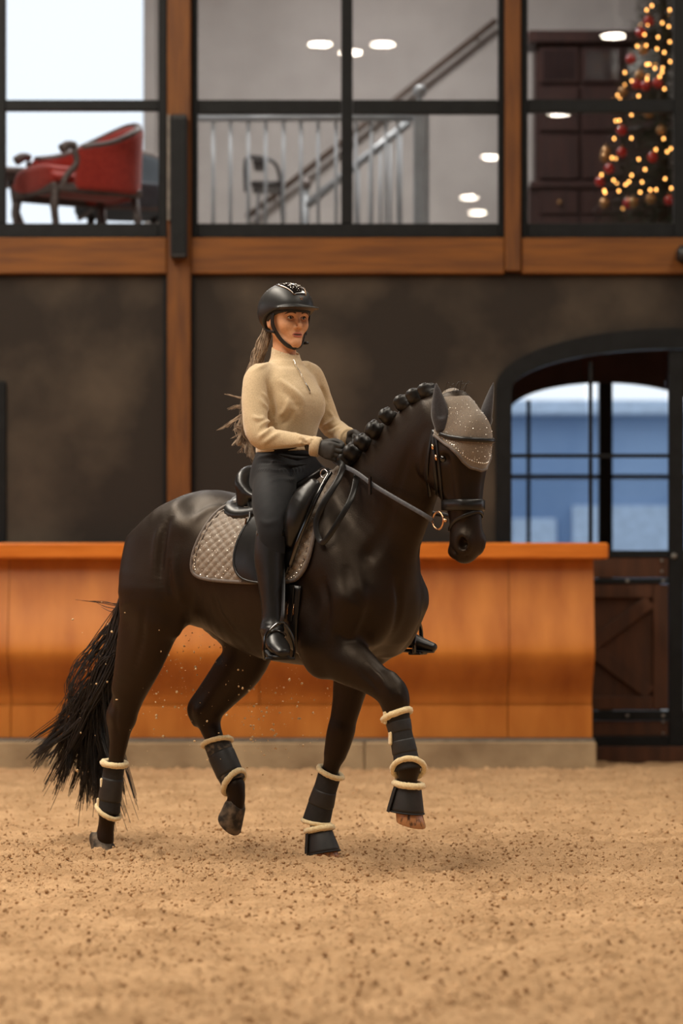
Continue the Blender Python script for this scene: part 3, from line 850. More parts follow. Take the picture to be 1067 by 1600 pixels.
# ---- red armchair: rounded back, scrolled wooden arms
def armchair(name, label, loc, rz, fab, wood):
    e = tag(empty(name, loc, rz), label, 'armchair')
    f = Field((-.42, -.42, .22), (.46, .42, .74), .012)
    f.tube([(-.30, 0, .48), (.36, 0, .48)], [(.31, .09), (.32, .085)], 0, (0, 1, 0), 3, cap=.4); f.tube([(-.2, 0, .545), (.36, 0, .545)], [(.26, .05), (.27, .055)], .02, (0, 1, 0), 3, cap=.5)
    mesh_np('seat', *f.mesh(2), fab, e)
    f = Field((-.52, -.46, .28), (.40, .46, 1.06), .012)
    back = [(.18, -.34), (-.05, -.37), (-.26, -.33), (-.37, -.18), (-.40, 0), (-.37, .18), (-.26, .33), (-.05, .37), (.18, .34)]
    top = [.67, .72, .82, .89, .915, .89, .82, .72, .67]
    A = spline(np.array([(x, y, t) for (x, y), t in zip(back, top)]), 5)
    for (x, y, t) in A: f.tube([(x, y, .43), (x - .02, y, t)], [(.035, .035), (.032, .032)], .02, (1, 0, 0), 1, cap=1)
    mesh_np('backrest', *f.mesh(3), fab, e)
    rail = [tuple(q) for q in np.stack([A[:, 0] - .02, A[:, 1], A[:, 2] + .025], 1)]
    o_ = rail[0]; e_ = rail[-1]
    MB().tube(spline([(o_[0] + .16, o_[1], o_[2] - .02), (o_[0] + .10, o_[1], o_[2] + .015), (o_[0] + .05, o_[1], o_[2] + .01)], 4), [.035] * 4 + [.03] * 5, 10).build('arm_scroll', wood, e, True)
    MB().tube(spline([(e_[0] + .16, e_[1], e_[2] - .02), (e_[0] + .10, e_[1], e_[2] + .015), (e_[0] + .05, e_[1], e_[2] + .01)], 4), [.035] * 4 + [.03] * 5, 10).build('arm_scroll', wood, e, True)
    MB().tube(rail, .026, 10).build('crest_rail', wood, e, True)
    for s_ in (-1, 1):
        MB().tube(spline([(.22, s_ * .34, .675), (.20, s_ * .345, .59), (.26, s_ * .33, .51), (.30, s_ * .32, .44)], 5), .024, 8).build('arm_post', wood, e, True)
        MB().tube(spline([(.33, s_ * .28, .43), (.35, s_ * .29, .28), (.33, s_ * .28, .12), (.36, s_ * .29, .0)], 5), [.032] * 6 + [.026] * 5 + [.02] * 4 + [.026], 10).build('leg', wood, e, True)
        MB().tube([(-.32, s_ * .24, .43), (-.36, s_ * .25, .16), (-.42, s_ * .26, 0)], [.030, .026, .02], 10).build('leg', wood, e, True)
    MB().box((.33, -.31, .38), (.375, .31, .45), None, .012).build('seat_rail', wood, e)
    for s_ in (-1, 1): MB().box((-.33, s_ * .33 - .02, .38), (.33, s_ * .33 + .02, .44), None, .01).build('seat_rail', wood, e)
    return e
q = P(122, 300, 21.08)
armchair('armchair', 'red upholstered armchair with grey carved frame behind the left window', (q.x, 21.08, ZF), math.radians(-146), M_RED, M_GWOOD)
q = P(204, 300, 22.0)
armchair('armchair', 'slate grey armchair half hidden behind the red armchair', (q.x, 22.0, ZF), math.radians(-75), M_GUPH, M_GWOOD)
tb = tag(empty('side_table', (P(8, 0, 21.7).x, 21.7, ZF)), 'small round grey table left of the red armchair', 'table')
MB().lathe([(.36, .60), (.38, .62), (.38, .645), (.36, .66)], 28).build('table_top', M_GWOOD, tb, True)
for k in range(3):
    a = k * 2.1 + .3; MB().tube(spline([(.05 * math.cos(a), .05 * math.sin(a), .6), (.10 * math.cos(a), .10 * math.sin(a), .35), (.28 * math.cos(a), .28 * math.sin(a), 0)], 5), .022, 8).build('leg', M_GWOOD, tb, True)

# ---- dark dresser with glazed upper doors
YD = 24.8
cb = tag(empty('dresser', (P(920, 0, YD).x, YD, ZF)), 'tall dark mahogany dresser behind the decorated tree', 'cabinet')
def dbox(name, x0, y0, x1, y1, dy, th, mat=M_MAHOG, bev=.01): return child(rect(x0, y0, x1, y1, YD + dy, th, None, bev).build(name, mat), cb)
q0, q1 = P(838, 52, YD), P(1045, 52, YD)
child(MB().box((q0.x, YD + .12, P(0, 285, YD).z), (q1.x, YD + .5, q1.z), None, .01).build('upper_body', M_MAHOG), cb)
child(MB().box((q0.x - .06, YD, ZF), (q1.x + .06, YD + .55, P(0, 288, YD).z), None, .01).build('lower_body', M_MAHOG), cb)
dbox('cornice', 826, 47, 1060, 66, .04, .48); dbox('counter', 828, 283, 1056, 294, -.03, .6)
for (a, b) in ((843, 905), (909, 972), (976, 1040)):
    dbox('door_frame', a, 72, b, 130, .09, .035); dbox('door_glass', a + 6, 78, b - 6, 124, .085, .01, material('smoked_glass', (0.02, 0.012, 0.012), 0.08), .002)
    dbox('shelf_panel', a, 134, b, 205, .09, .035); dbox('shelf_panel', a, 210, b, 280, .09, .035)
    dbox('drawer', a, 298, b, 335, -.02, .03); dbox('drawer', a, 339, b, 380, -.02, .03)
    c = P((a + b) / 2, 316, YD - .03); ball('knob', c, .018, M_BAUG, cb)

# ---- christmas tree, its string of lights and its baubles
YC = 22.6
apex = P(1035, -160, YC); cx_, cz_ = P(1003, 330, YC).x + .02, P(0, 340, YC).z
tx = P(1036, 0, YC).x
Ht = apex.z - ZF
tree = tag(empty('christmas_tree', (tx, YC, ZF)), 'dark green christmas tree hung with lights and baubles in the right window', 'christmas tree')
MB().tube([(0, 0, 0), (0, 0, Ht)], [.05, .012], 8).build('trunk', M_BARK, tree, True)
MB().lathe([(.14, 0), (.18, .02), (.20, .26), (.17, .26), (.16, .2)], 20).build('pot', M_MAHOG, tree, True)
R0 = .56
br_V, br_F, off = [], [], 0
def needle(c, d, ln, wd):
    d = _unit(d); g = _unit(np.cross(d, (0.2, .3, 1.0))); return [c - g * wd, c + g * wd, c + d * ln]
limbs = MB()
rr_ = np.random.default_rng(3)
for i in range(150):
    z = .38 + (Ht - .45) * (i / 150.0); R = R0 * (1 - (z - .3) / (Ht - .2)) + .03
    a = i * 2.39996; R *= rr_.uniform(.8, 1.08)
    tip = np.array([R * math.cos(a), R * math.sin(a), z - .10 * R / R0 - .02]); root = np.array([0, 0, z + .02])
    limbs.tube([root, root * .5 + tip * .5 + (0, 0, .01), tip], [.008, .005, .002], 4)
    n_ = int(40 + 110 * R / R0)
    for k in range(n_):
        t = rr_.uniform(.12, 1.0); c = root + (tip - root) * t + rr_.normal(0, .012 + .022 * (1 - abs(t - .5)), 3)
        d = _unit(tip - root) + rr_.normal(0, .55, 3) + np.array([0, 0, .1])
        br_V += needle(c, d, rr_.uniform(.03, .06), .0045); br_F.append((off, off + 1, off + 2)); off += 3
limbs.build('branches', M_BARK, tree, True)
tag(mesh_np('needles', np.array(br_V), np.array(br_F), M_FIR, tree, False), 'dark green fir needles', kind='stuff')
def tsurf(px, py, back=False):
    """front surface of the tree cone under photo pixel"""
    z = CAM_H + (HOR - py) * (YC - .3) / F_PX - ZF
    R = max(.02, R0 * (1 - (z - .3) / (Ht - .2)) + .03)
    x = (px - CX) * (YC - .3) / F_PX - tx
    x = max(-R * .98, min(R * .98, x))
    return np.array([x, -math.sqrt(max(R * R - x * x, .0004)) * .96, z])
bulbs = [(1020, 6), (1012, 12), (1047, 14), (1035, 35), (1013, 36), (1045, 41), (1008, 52), (1028, 58), (1046, 66), (1010, 70), (1026, 77), (1037, 83), (997, 69), (1010, 101), (1022, 108), (1034, 108), (1046, 98), (979, 108), (988, 125), (1000, 118), (1029, 122), (1010, 125), (1014, 101), (1036, 142), (971, 151), (997, 151), (1033, 115), (1052, 112),
         (986, 180), (969, 186), (961, 214), (985, 218), (948, 231), (957, 245), (995, 253), (1033, 222), (1021, 239), (1038, 243), (1013, 248), (1050, 264), (940, 268), (984, 278), (980, 288), (999, 290), (945, 296), (965, 301), (946, 300), (996, 306), (1020, 303), (1043, 301), (1011, 303), (958, 282), (975, 292), (1034, 286), (1044, 238), (1004, 270)]
ls = tag(empty('string_of_lights', (tx, YC, ZF)), 'string of warm fairy lights wound around the christmas tree', 'string lights')
spm = [(max(.0003, .0085 * math.sin(t)), -.011 * math.cos(t)) for t in np.linspace(0, math.pi, 7)]
b0 = None
pts = [tsurf(*q) + (0, -.035, 0) for q in bulbs]
for i in range(24):                                   # bulbs on the far side of the tree
    z = .4 + (Ht - .7) * i / 24; R = R0 * (1 - (z - .3) / (Ht - .2)) + .03; a = rr_.uniform(.3, 2.84); pts.append(np.array([R * math.cos(a), R * math.sin(a), z]))
for p in pts:
    if b0 is None: b0 = MB().lathe(spm, 10).build('bulb', M_BULB, ls, True); ob = b0
    else: ob = bpy.data.objects.new('bulb', b0.data); COL.objects.link(ob); ob.parent = ls
    ob.location = p
w_ = []
for t in np.linspace(0, 1, 260):
    z = .38 + (Ht - .5) * t; R = (R0 * (1 - (z - .3) / (Ht - .2)) + .02); a = t * 2 * math.pi * 9; w_.append((R * math.cos(a), R * math.sin(a), z))
MB().tube(w_, .003, 4).build('wire', M_BTUBE, ls, True)
spb = [(max(.0005, .040 * math.sin(t)), -.040 * math.cos(t)) for t in np.linspace(0, math.pi, 12)]
first = {}
BAUBLES = ((988, 88, 0), (1003, 47, 0), (1006, 77, 1), (995, 131, 0), (1026, 132, 0), (1008, 135, 0), (972, 203, 0), (971, 239, 0), (1016, 251, 0), (953, 262, 0), (939, 279, 0), (950, 231, 1), (978, 322, 0), (986, 322, 1), (945, 317, 1), (1000, 118, 1), (976, 139, 1), (1012, 180, 1), (1012, 318, 1), (937, 240, 1), (1030, 208, 1), (1015, 30, 0), (1040, 320, 0))
NTH = ['topmost', 'second', 'third', 'fourth', 'fifth', 'sixth', 'seventh', 'eighth', 'ninth', 'tenth', 'eleventh', 'twelfth', 'thirteenth', 'fourteenth']
for (px, py, kind) in BAUBLES:
    p = tsurf(px, py) + np.array([0, -.02, 0])
    e = empty('bauble', (tx + p[0], YC + p[1], ZF + p[2]))
    same = sorted(q[1] for q in BAUBLES if q[2] == kind); k = same.index(py)
    cn = ('shiny red bauble', 'dull bronze bauble')[kind]
    lab = ('topmost ' + cn if k == 0 else 'lowest ' + cn if k == len(same) - 1 else NTH[k] + ' ' + cn + ' from the top') + ' on the christmas tree'
    tag(e, lab, 'bauble', 'red baubles on the tree' if kind == 0 else 'bronze baubles on the tree')
    if kind not in first:
        a = MB().lathe(spb, 16).build('sphere', (M_BAUB, M_BAUG)[kind], e, True); b = MB().lathe([(.010, .038), (.010, .052), (.003, .056)], 10).build('cap', M_BAUG, e, True); first[kind] = (a.data, b.data)
    else:
        for nm, d_ in zip(('sphere', 'cap'), first[kind]):
            o_ = bpy.data.objects.new(nm, d_); COL.objects.link(o_); o_.parent = e
# ================================================================== the horse
TH = math.radians(38)                 # heading: 38 degrees towards the camera from the right
HO = Vector((-0.26, 12.8, 0.0))       # point on the ground under the saddle
HD = (math.cos(TH), -math.sin(TH)); HL = (math.sin(TH), math.cos(TH))

def HP(px, py, w):
    """horse-local point (forward, left, up) at side offset w seen at photo pixel (px, py)"""
    a = (px - CX) / F_PX
    s_ = (a * (HO.y + w * HL[1]) - HO.x - w * HL[0]) / (HD[0] - a * HD[1])
    Y = HO.y + s_ * HD[1] + w * HL[1]
    return np.array([s_, w, CAM_H + (HOR - py) * Y / F_PX])

def hp(*rows): return [HP(*r) for r in rows]

# head frame
PHI = math.radians(7)                 # turned a little further to the right than the trunk
HC = np.array([1.0, -0.06, 1.915])
HU = np.array([math.cos(PHI), -math.sin(PHI), 0.0]); HV = np.array([math.sin(PHI), math.cos(PHI), 0.0])
HT = _unit(np.array([0.0, 0, -1.0]) + 0.015 * HU)
def hd(u, v, t): return HC + u * HU + v * HV + t * HT

def horse_field():
    f = Field((-1.2, -0.48, -0.05), (1.25, 0.45, 2.1), 0.0085)
    Yv = (0, 1, 0)
    # trunk: rows s, centre z, half width, half height
    T = [(-0.69, 1.23, .13, .14), (-0.62, 1.26, .195, .22), (-0.52, 1.285, .26, .27), (-0.40, 1.285, .275, .298),
         (-0.25, 1.25, .272, .300), (-0.08, 1.20, .29, .335), (0.10, 1.19, .295, .355), (0.28, 1.19, .275, .36), (0.43, 1.19, .240, .33), (0.54, 1.17, .185, .25)]
    f.tube([(a, 0, z) for a, z, _, _ in T], [(w, h) for _, _, w, h in T], 0.02, Yv, 4)
    # spine and withers
    f.tube([(-0.64, 0, 1.45), (-0.42, 0, 1.52), (-0.15, 0, 1.475), (0.05, 0, 1.50), (0.2, 0, 1.56), (0.36, 0, 1.58)],
           [(.07, .06), (.09, .06), (.09, .06), (.07, .07), (.06, .075), (.07, .08)], 0.09, Yv, 4)
    # neck
    f.tube([(0.30, 0, 1.22), (0.46, -.005, 1.38), (0.62, -.02, 1.56), (0.76, -.04, 1.72), (0.90, -.055, 1.84)],
           [(.20, .33), (.155, .27), (.115, .215), (.095, .165), (.085, .125)], 0.07, Yv, 5)
    f.tube([(0.36, 0, 1.60), (0.44, 0, 1.69), (0.60, -.02, 1.815), (0.74, -.035, 1.885), (0.88, -.05, 1.915)],
           [(.05, .06), (.045, .05), (.04, .05), (.04, .045), (.04, .045)], 0.06, Yv, 4)
    # breast
    for sd in (-1, 1):
        f.ball((0.53, sd * 0.09, 1.08), (.10, .09, .14), 0.10)
        f.tube([(0.58, sd * .06, 1.25), (0.56, sd * .09, 1.05), (0.46, sd * .15, 0.92)], [.06, .075, .06], 0.06, Yv, 3)
    # jugular groove, both sides
    for sd in (-1, 1):
        f.tube([(0.60, sd * .165 - .01, 1.30), (0.72, sd * .135 - .02, 1.45), (0.83, sd * .112 - .04, 1.63)], [.008, .014, .012], 0.06, Yv, 3, op='sub')
    for sd in (-1, 1):
        # shoulder blade and upper arm
        f.tube([(0.24, sd * .13, 1.52), (0.38, sd * .205, 1.32), (0.53, sd * .215, 1.12)], [(.045, .10), (.06, .12), (.065, .09)], 0.09, Yv, 3)
        f.tube([(0.53, sd * .215, 1.12), (0.44, sd * .22, 1.0), (0.36, sd * .21, 0.93)], [(.07, .09), (.075, .115), (.07, .09)], 0.05, Yv, 3)
        f.tube([(0.22, sd * .22, 1.22), (0.30, sd * .23, 1.04), (0.36, sd * .215, 0.93)], [(.04, .07), (.055, .10), (.055, .075)], 0.05, Yv, 3)
        # groove behind the shoulder
        f.tube([(0.13, sd * .30, 1.33), (0.17, sd * .31, 1.15), (0.22, sd * .30, 0.98)], [.016, .02, .016], 0.06, Yv, 3, op='sub')
        # point of hip, croup and thigh
        f.ball((-0.40, sd * .215, 1.42), (.08, .05, .055), 0.07)
        f.tube([(-0.45, sd * .12, 1.48), (-0.57, sd * .13, 1.41), (-0.655, sd * .12, 1.25)], [(.10, .08), (.12, .095), (.09, .09)], 0.06, Yv, 3)
    # ---- right hind: planted, trailing
    hip = np.array([-0.56, -.16, 1.27])
    st = HP(250, 966, -.21)
    f.tube([hip + (0.05, 0, .05), (hip + st) / 2 + (0, -.03, 0), st], [(.12, .24), (.12, .19), (.10, .105)], 0.07, Yv, 4)
    f.tube([HP(246, 860, -.15), HP(224, 960, -.19), HP(210, 1030, -.19), HP(196, 1075, -.18)], [(.09, .11), (.10, .10), (.085, .085), (.06, .06)], 0.06, Yv, 4)
    f.tube([st, HP(226, 1032, -.20), HP(204, 1085, -.18), HP(192, 1122, -.17)], [(.10, .100), (.080, .086), (.06, .068), (.052, .060)], 0.05, Yv, 4)
    f.tube([HP(187, 1080, -.165), HP(178, 1105, -.165), HP(175, 1122, -.165), HP(180, 1145, -.165)], [(.020, .020), (.024, .026), (.026, .030), (.024, .024)], 0.035, Yv, 3)
    f.tube([HP(191, 1122, -.17), HP(187, 1150, -.17), HP(182, 1185, -.165), HP(175, 1235, -.16), HP(170, 1262, -.16)],
           [(.050, .056), (.042, .047), (.033, .038), (.031, .036), (.041, .043)], 0.03, Yv, 4)
    f.tube([HP(170, 1262, -.16), HP(166, 1290, -.155), HP(163, 1312, -.155)], [(.041, .043), (.035, .038), (.043, .045)], 0.03, Yv, 3)
    # flank skin fold
    f.tube([HP(292, 915, -.225), HP(278, 950, -.215), HP(268, 985, -.205)], [(.03, .05), (.025, .038), (.025, .040)], 0.04, Yv, 3)
    # ---- left hind: lifted, swinging forward
    st2 = HP(398, 990, .19)
    f.tube([(-0.55, .17, 1.25), (np.array([-0.55, .17, 1.25]) + st2) / 2, st2], [(.12, .24), (.12, .20), (.10, .14)], 0.07, Yv, 4)
    f.tube([st2, HP(378, 1040, .18), HP(345, 1085, .165), HP(322, 1112, .155)], [(.095, .125), (.085, .110), (.062, .080), (.055, .066)], 0.04, Yv, 4)
    f.tube([HP(352, 1040, .165), HP(316, 1084, .155), HP(302, 1107, .155), HP(309, 1128, .155)], [.045, .030, .030, .028], 0.035, Yv, 3)
    f.tube([HP(322, 1112, .155), HP(329, 1138, .155), HP(342, 1170, .15), HP(356, 1207, .15), HP(366, 1228, .15)],
           [(.052, .060), (.044, .050), (.034, .039), (.032, .037), (.041, .043)], 0.03, Yv, 4)
    f.tube([HP(366, 1228, .15), HP(370, 1243, .15), HP(366, 1262, .15)], [(.041, .043), (.037, .039), (.043, .046)], 0.03, Yv, 3)
    # ---- right fore: raised
    el = np.array([0.385, -.20, 0.895])
    kn = HP(611, 1083, -.165)
    f.tube([el + (-.01, 0, .02), HP(545, 1034, -.195), HP(585, 1062, -.18), kn], [(.085, .105), (.08, .100), (.062, .070), (.055, .056)], 0.045, Yv, 4)
    f.ball(HP(502, 1040, -.205), (.05, .05, .05), 0.05)
    f.tube([HP(604, 1068, -.165), HP(617, 1088, -.165), HP(618, 1110, -.16)], [(.054, .058), (.056, .062), (.046, .050)], 0.03, Yv, 3)
    f.tube([HP(617, 1100, -.16), HP(622, 1130, -.16), HP(630, 1168, -.155), HP(638, 1200, -.155)], [(.047, .050), (.036, .040), (.033, .037), (.043, .045)], 0.03, Yv, 4)
    f.tube([HP(638, 1200, -.155), HP(638, 1216, -.155), HP(636, 1234, -.155)], [(.043, .045), (.036, .038), (.042, .044)], 0.03, Yv, 3)
    # ---- left fore: planted
    f.tube([(0.36, .17, 0.98), HP(552, 1055, .16), HP(542, 1100, .15), HP(531, 1148, .14)], [(.085, .11), (.075, .088), (.058, .068), (.050, .056)], 0.045, Yv, 4)
    f.tube([HP(534, 1140, .14), HP(529, 1158, .14), HP(524, 1178, .135)], [(.047, .052), (.048, .053), (.042, .044)], 0.03, Yv, 3)
    f.tube([HP(527, 1165, .14), HP(517, 1200, .135), HP(505, 1242, .13), HP(498, 1268, .13)], [(.045, .048), (.034, .038), (.032, .037), (.043, .045)], 0.03, Yv, 4)
    f.tube([HP(498, 1268, .13), HP(497, 1286, .13), HP(501, 1308, .13)], [(.043, .045), (.036, .038), (.042, .046)], 0.03, Yv, 3)
    # dock of the tail
    f.tube([(-0.70, 0, 1.42), (-0.79, .02, 1.38), (-0.86, .04, 1.28), (-0.88, .05, 1.12)], [.045, .045, .04, .03], 0.05, Yv, 3)
    # ---- head: rows t, centre u, half depth, half width
    Hd = [(-.01, -.045, .085, .070), (.07, -.03, .120, .088), (.15, -.025, .140, .100), (.22, -.03, .143, .100), (.29, -.022, .128, .086),
          (.36, -.002, .098, .070), (.43, .014, .076, .060), (.50, .022, .072, .060), (.56, .022, .070, .066), (.60, .016, .056, .060), (.625, .010, .034, .045)]
    f.tube([hd(u, 0, t) for t, u, _, _ in Hd], [(w, d) for _, _, d, w in Hd], 0.03, HV, 4)
    for sd in (-1, 1):
        f.ball(hd(-.075, sd * .070, .22), (.10, .038, .11), 0.03, (HU, HV, HT))            # cheek
        f.ball(hd(.020, sd * .086, .190), (.042, .026, .030), 0.03, (HU, HV, HT))          # brow
        f.tube([hd(.05, sd * .085, .22), hd(.045, sd * .062, .34), hd(.05, sd * .05, .45)], [.018, .013, .010], 0.03, Yv, 3)   # facial crest
        f.ball(hd(.008, sd * .108, .222), (.024, .016, .017), 0.015, (HU, HV, HT), 'sub')
        f.ball(hd(.052, sd * .046, .565), (.034, .024, .042), 0.03, (HU, HV, HT))          # nostril flare
        f.ball(hd(.058, sd * .062, .570), (.020, .034, .027), 0.008, (HU, HV, HT), 'sub')
        f.tube([hd(.05, sd * .025, .614), hd(.005, sd * .052, .60), hd(-.04, sd * .052, .565)], [.006] * 3, 0.01, Yv, 3, op='sub')  # mouth line
    f.ball(hd(-.030, 0, .60), (.036, .040, .032), 0.025, (HU, HV, HT))                     # chin
    f.ball(hd(.085, 0, .13), (.03, .075, .09), 0.05, (HU, HV, HT))                         # forehead
    return f
M_COAT = material('dark_bay_coat', (0.0055, 0.0032, 0.0023), 0.40, (0.0130, 0.0070, 0.0042), 3.0, 6, bump=0.35, bump_scale=210, spec=0.30, rough2=0.52, bump_dist=0.002, tint=(1.0, .80, .62))
M_HAIR = material('black_horsehair', (0.006, 0.005, 0.0045), 0.45, (0.014, 0.011, 0.009), 30, spec=0.5)
M_HOOF_D = material('dusty_dark_hoof', (0.022, 0.017, 0.012), 0.7, (0.18, 0.13, 0.085), 26, 6, bump=0.3, bump_scale=90, ramp=(0.42, 0.66), bump_dist=0.003)
M_HOOF_T = material('amber_hoof', (0.42, 0.19, 0.075), 0.3, (0.05, 0.02, 0.01), 9, 4, ramp=(0.55, 0.68), stretch=(6, 6, 0.7), spec=0.6)
M_EYE = material('dark_eye', (0.004, 0.003, 0.002), 0.06, spec=0.8)
_hf = horse_field()
HV_, HQ_ = _hf.mesh(2)
HBVH = bvh_of(HV_, HQ_)
_c, _s = math.cos(TH), math.sin(TH)
def w2l(v):            # world -> horse-local
    x, y = v[0] - HO.x, v[1] - HO.y
    return np.array([x * _c - y * _s, x * _s + y * _c, v[2]])
CAM_L = w2l((0, 0, CAM_H))
def camray(px, py):
    p = P(px, py, 10.0)
    return _unit(w2l(p) - CAM_L)
def hit(px, py, bvh=None):
    """surface point and normal of the horse (local) where the photo shows this pixel"""
    r = (bvh or HBVH).ray_cast(Vector(CAM_L), Vector(camray(px, py)))
    if r[0] is None: return None, None
    n = np.array(r[1])
    return np.array(r[0]), n
def snap(p, off=0.0, bvh=None):
    r = (bvh or HBVH).find_nearest(Vector(p)); n = np.array(r[1])
    return np.array(r[0]) + off * n, n

# muscle clefts, skin folds and tendons, read off the near side
def on_horse(*pix): return [q for q in (hit(x, y)[0] for x, y in pix) if q is not None]
HV_ = crease(HV_, HQ_, [
    (on_horse((268, 805), (256, 835), (251, 880), (255, 935)), -.016, .020), (on_horse((252, 818), (243, 850), (241, 900)), .008, .018),
    (on_horse((276, 850), (273, 890), (280, 925), (288, 948)), .010, .022), (on_horse((266, 870), (264, 905), (270, 935)), -.008, .016),
    (on_horse((228, 940), (222, 990), (208, 1050)), -.007, .018), (on_horse((300, 815), (325, 797), (350, 792)), .008, .022),
    (on_horse((503, 900), (512, 950), (503, 1000)), -.010, .022), (on_horse((618, 900), (624, 945), (612, 990)), -.012, .020), (on_horse((560, 900), (566, 950), (552, 1000)), .008, .024),
    (on_horse((540, 880), (545, 920), (575, 960)), -.007, .022), (on_horse((572, 1033), (595, 1058), (610, 1082)), .008, .011), (on_horse((560, 1045), (583, 1068), (598, 1085)), -.006, .012),
    (on_horse((520, 985), (545, 1000), (580, 1015)), -.008, .018), (on_horse((668, 690), (660, 730), (664, 770)), -.010, .013), (on_horse((690, 760), (698, 775), (708, 783)), .005, .010),
    (on_horse((640, 700), (628, 740), (612, 790), (598, 840)), -.006, .020), (on_horse((330, 915), (345, 960), (380, 1000)), -.006, .022),
    (on_horse((183, 1100), (181, 1125), (184, 1150)), -.005, .010), (on_horse((620, 1080), (628, 1092), (626, 1106)), .005, .010)])
HBVH = bvh_of(HV_, HQ_)
horse = empty('horse', HO, -TH)
tag(horse, 'dark bay horse in trot with braided mane, carrying the rider', 'horse')
mesh_np('body', HV_, HQ_, M_COAT, horse)

# ---- hooves: rings of a slanted cone, toe forward (x), sole at z = 0
def make_hoof(name, mat, loc, pitch, yaw=0.0, h=0.085, sc=1.0):
    rings = []
    for (z, r, cx) in ((0.0, .060, 0.0), (0.006, .062, -.001), (0.03, .057, -.012), (0.06, .051, -.026), (h, .046, -.038), (h + .01, .040, -.044)):
        ring = []
        for j in range(28):
            a = 2 * math.pi * j / 28
            x = math.cos(a); y = math.sin(a)
            xr = r * (1.06 if x > 0 else 0.80)
            ring.append((cx + x * xr, y * r * 0.97, z * (1.0 if x > -0.2 else 1.0 + 0.42 * x)))
        rings.append(ring)
    V = np.array([p for r_ in rings for p in r_]) * sc; Fc = []
    for i in range(len(rings) - 1):
        for j in range(28):
            j2 = (j + 1) % 28; Fc.append((i * 28 + j, i * 28 + j2, (i + 1) * 28 + j2, (i + 1) * 28 + j))
    Fc.append(tuple(range(27, -1, -1))); Fc.append(tuple(5 * 28 + j for j in range(28)))
    o = mesh_np(name, V, Fc, mat, horse)
    o.location = loc; o.rotation_euler = (0, pitch, yaw)
    smooth_by_angle(o, 50)
    return o
hoof_RH = HP(163, 1333, -.155); hoof_LF = HP(505, 1338, .13)
make_hoof('hoof', M_HOOF_D, hoof_RH, 0.0, 0.0)
make_hoof('hoof', M_HOOF_T, hoof_LF + (0.01, 0, 0), 0.0, 0.0)
make_hoof('hoof', M_HOOF_T, HP(640, 1287, -.155), math.radians(17), 0.0, sc=1.08)
make_hoof('hoof', M_HOOF_D, HP(357, 1286, .15), math.radians(52), 0.0, sc=1.08)

# ---- eyes
for sd in (-1, 1):
    o = MB().lathe([(0.001, -.019), (.010, -.016), (.017, -.008), (.019, 0), (.017, .008), (.010, .016), (.001, .019)], 16).build('eye', M_EYE, horse, True)
    p_, n_ = hit(692, 717); p_ = p_ - n_ * .009
    if sd > 0: q_ = p_ - HC; p_ = HC + q_.dot(HU) * HU - q_.dot(HV) * HV + q_.dot(HT) * HT
    o.location = p_

# ---- braided mane: knotted plaits along the crest
_bf = Field((-.06, -.06, -.06), (.06, .06, .07), 0.004)
for i, a in enumerate((0, 1.2, 2.4, 3.6, 4.8)):
    _bf.ball((.014 * math.cos(a * 1.7), .012 * math.sin(a * 2.3), -.02 + i * .012), (.025, .022, .018), 0.016)
_bf.tube([(0, 0, -.045), (0, 0, -.02)], [.012, .018], 0.01)
_bV, _bQ = _bf.mesh(1)
_crest = [(673, 629, 0), (656, 633, 0), (638, 642, 1), (619, 659, 1), (600, 678, 1), (582, 697, 1), (567, 714, 1), (557, 728, 1)]
_me = None
for i, (px, py, q) in enumerate(_crest):
    base = HP(px, py + 2, -.02 - .005 * (7 - i) * 0.9)
    p, n = snap(base, 0.016)
    if _me is None:
        o = mesh_np('mane_braid', _bV, _bQ, M_HAIR, horse); _me = o.data
    else:
        o = bpy.data.objects.new('mane_braid', _me); COL.objects.link(o); o.parent = horse
    o.location = p
    up = _unit(n + np.array([-.5, -.15, 0.3]))
    o.rotation_euler = Vector(up).to_track_quat('Z', 'X').to_euler()
    sc = random.uniform(1.0, 1.2); o.scale = (sc, sc, sc * random.uniform(.85, 1.1))
# forelock wisps and loose hairs at the poll are part of the mane
_m = MB()
for i in range(9):
    a = hd(random.uniform(-.05, .02), random.uniform(-.05, .05), -.075 + random.uniform(-.005, .01))
    b = a + np.array([random.uniform(-.02, .05), random.uniform(-.04, .04), random.uniform(.005, .035)])
    _m.tube(spline([a - (0, 0, .02), (a + b) / 2 + (0, 0, .01), b], 3), [.0009] * 6 + [.0004], 3)
_m.build('loose_mane_hair', M_HAIR, horse, True)

# ---- tail: long loose strands
def strand_mesh(paths, r0, r1, n=3):
    mb_V = []; mb_F = []; off = 0
    for (pts, rr) in paths:
        m = len(pts); tan = np.gradient(pts, axis=0); tan /= np.linalg.norm(tan, axis=1)[:, None] + 1e-9
        g = np.array([0.31, 0.85, 0.42]); U = g - (tan @ g)[:, None] * tan; U /= np.linalg.norm(U, axis=1)[:, None] + 1e-9
        W = np.cross(tan, U)
        r = (r0 + (r1 - r0) * np.linspace(0, 1, m) ** 1.5) * rr
        a = np.arange(n) * 2 * math.pi / n
        V = (pts[:, None] + r[:, None, None] * (np.cos(a)[None, :, None] * U[:, None] + np.sin(a)[None, :, None] * W[:, None])).reshape(-1, 3)
        i = np.arange(m - 1)[:, None] * n; j = np.arange(n)[None]; j2 = (np.arange(n)[None] + 1) % n
        q = np.stack([i + j, i + j2, i + n + j2, i + n + j], -1).reshape(-1, 4) + off
        mb_V.append(V); mb_F.append(q); off += len(V)
    return np.concatenate(mb_V), np.concatenate(mb_F)
paths = []
_ends = [((62, 1178), (120, 1105)), ((95, 1200), (132, 1110)), ((128, 1225), (142, 1110)), ((150, 1240), (152, 1120)), ((170, 1238), (162, 1120)), ((197, 1228), (172, 1110))]
_wgt = [0.14, 0.2, 0.22, 0.24, 0.16, 0.04]
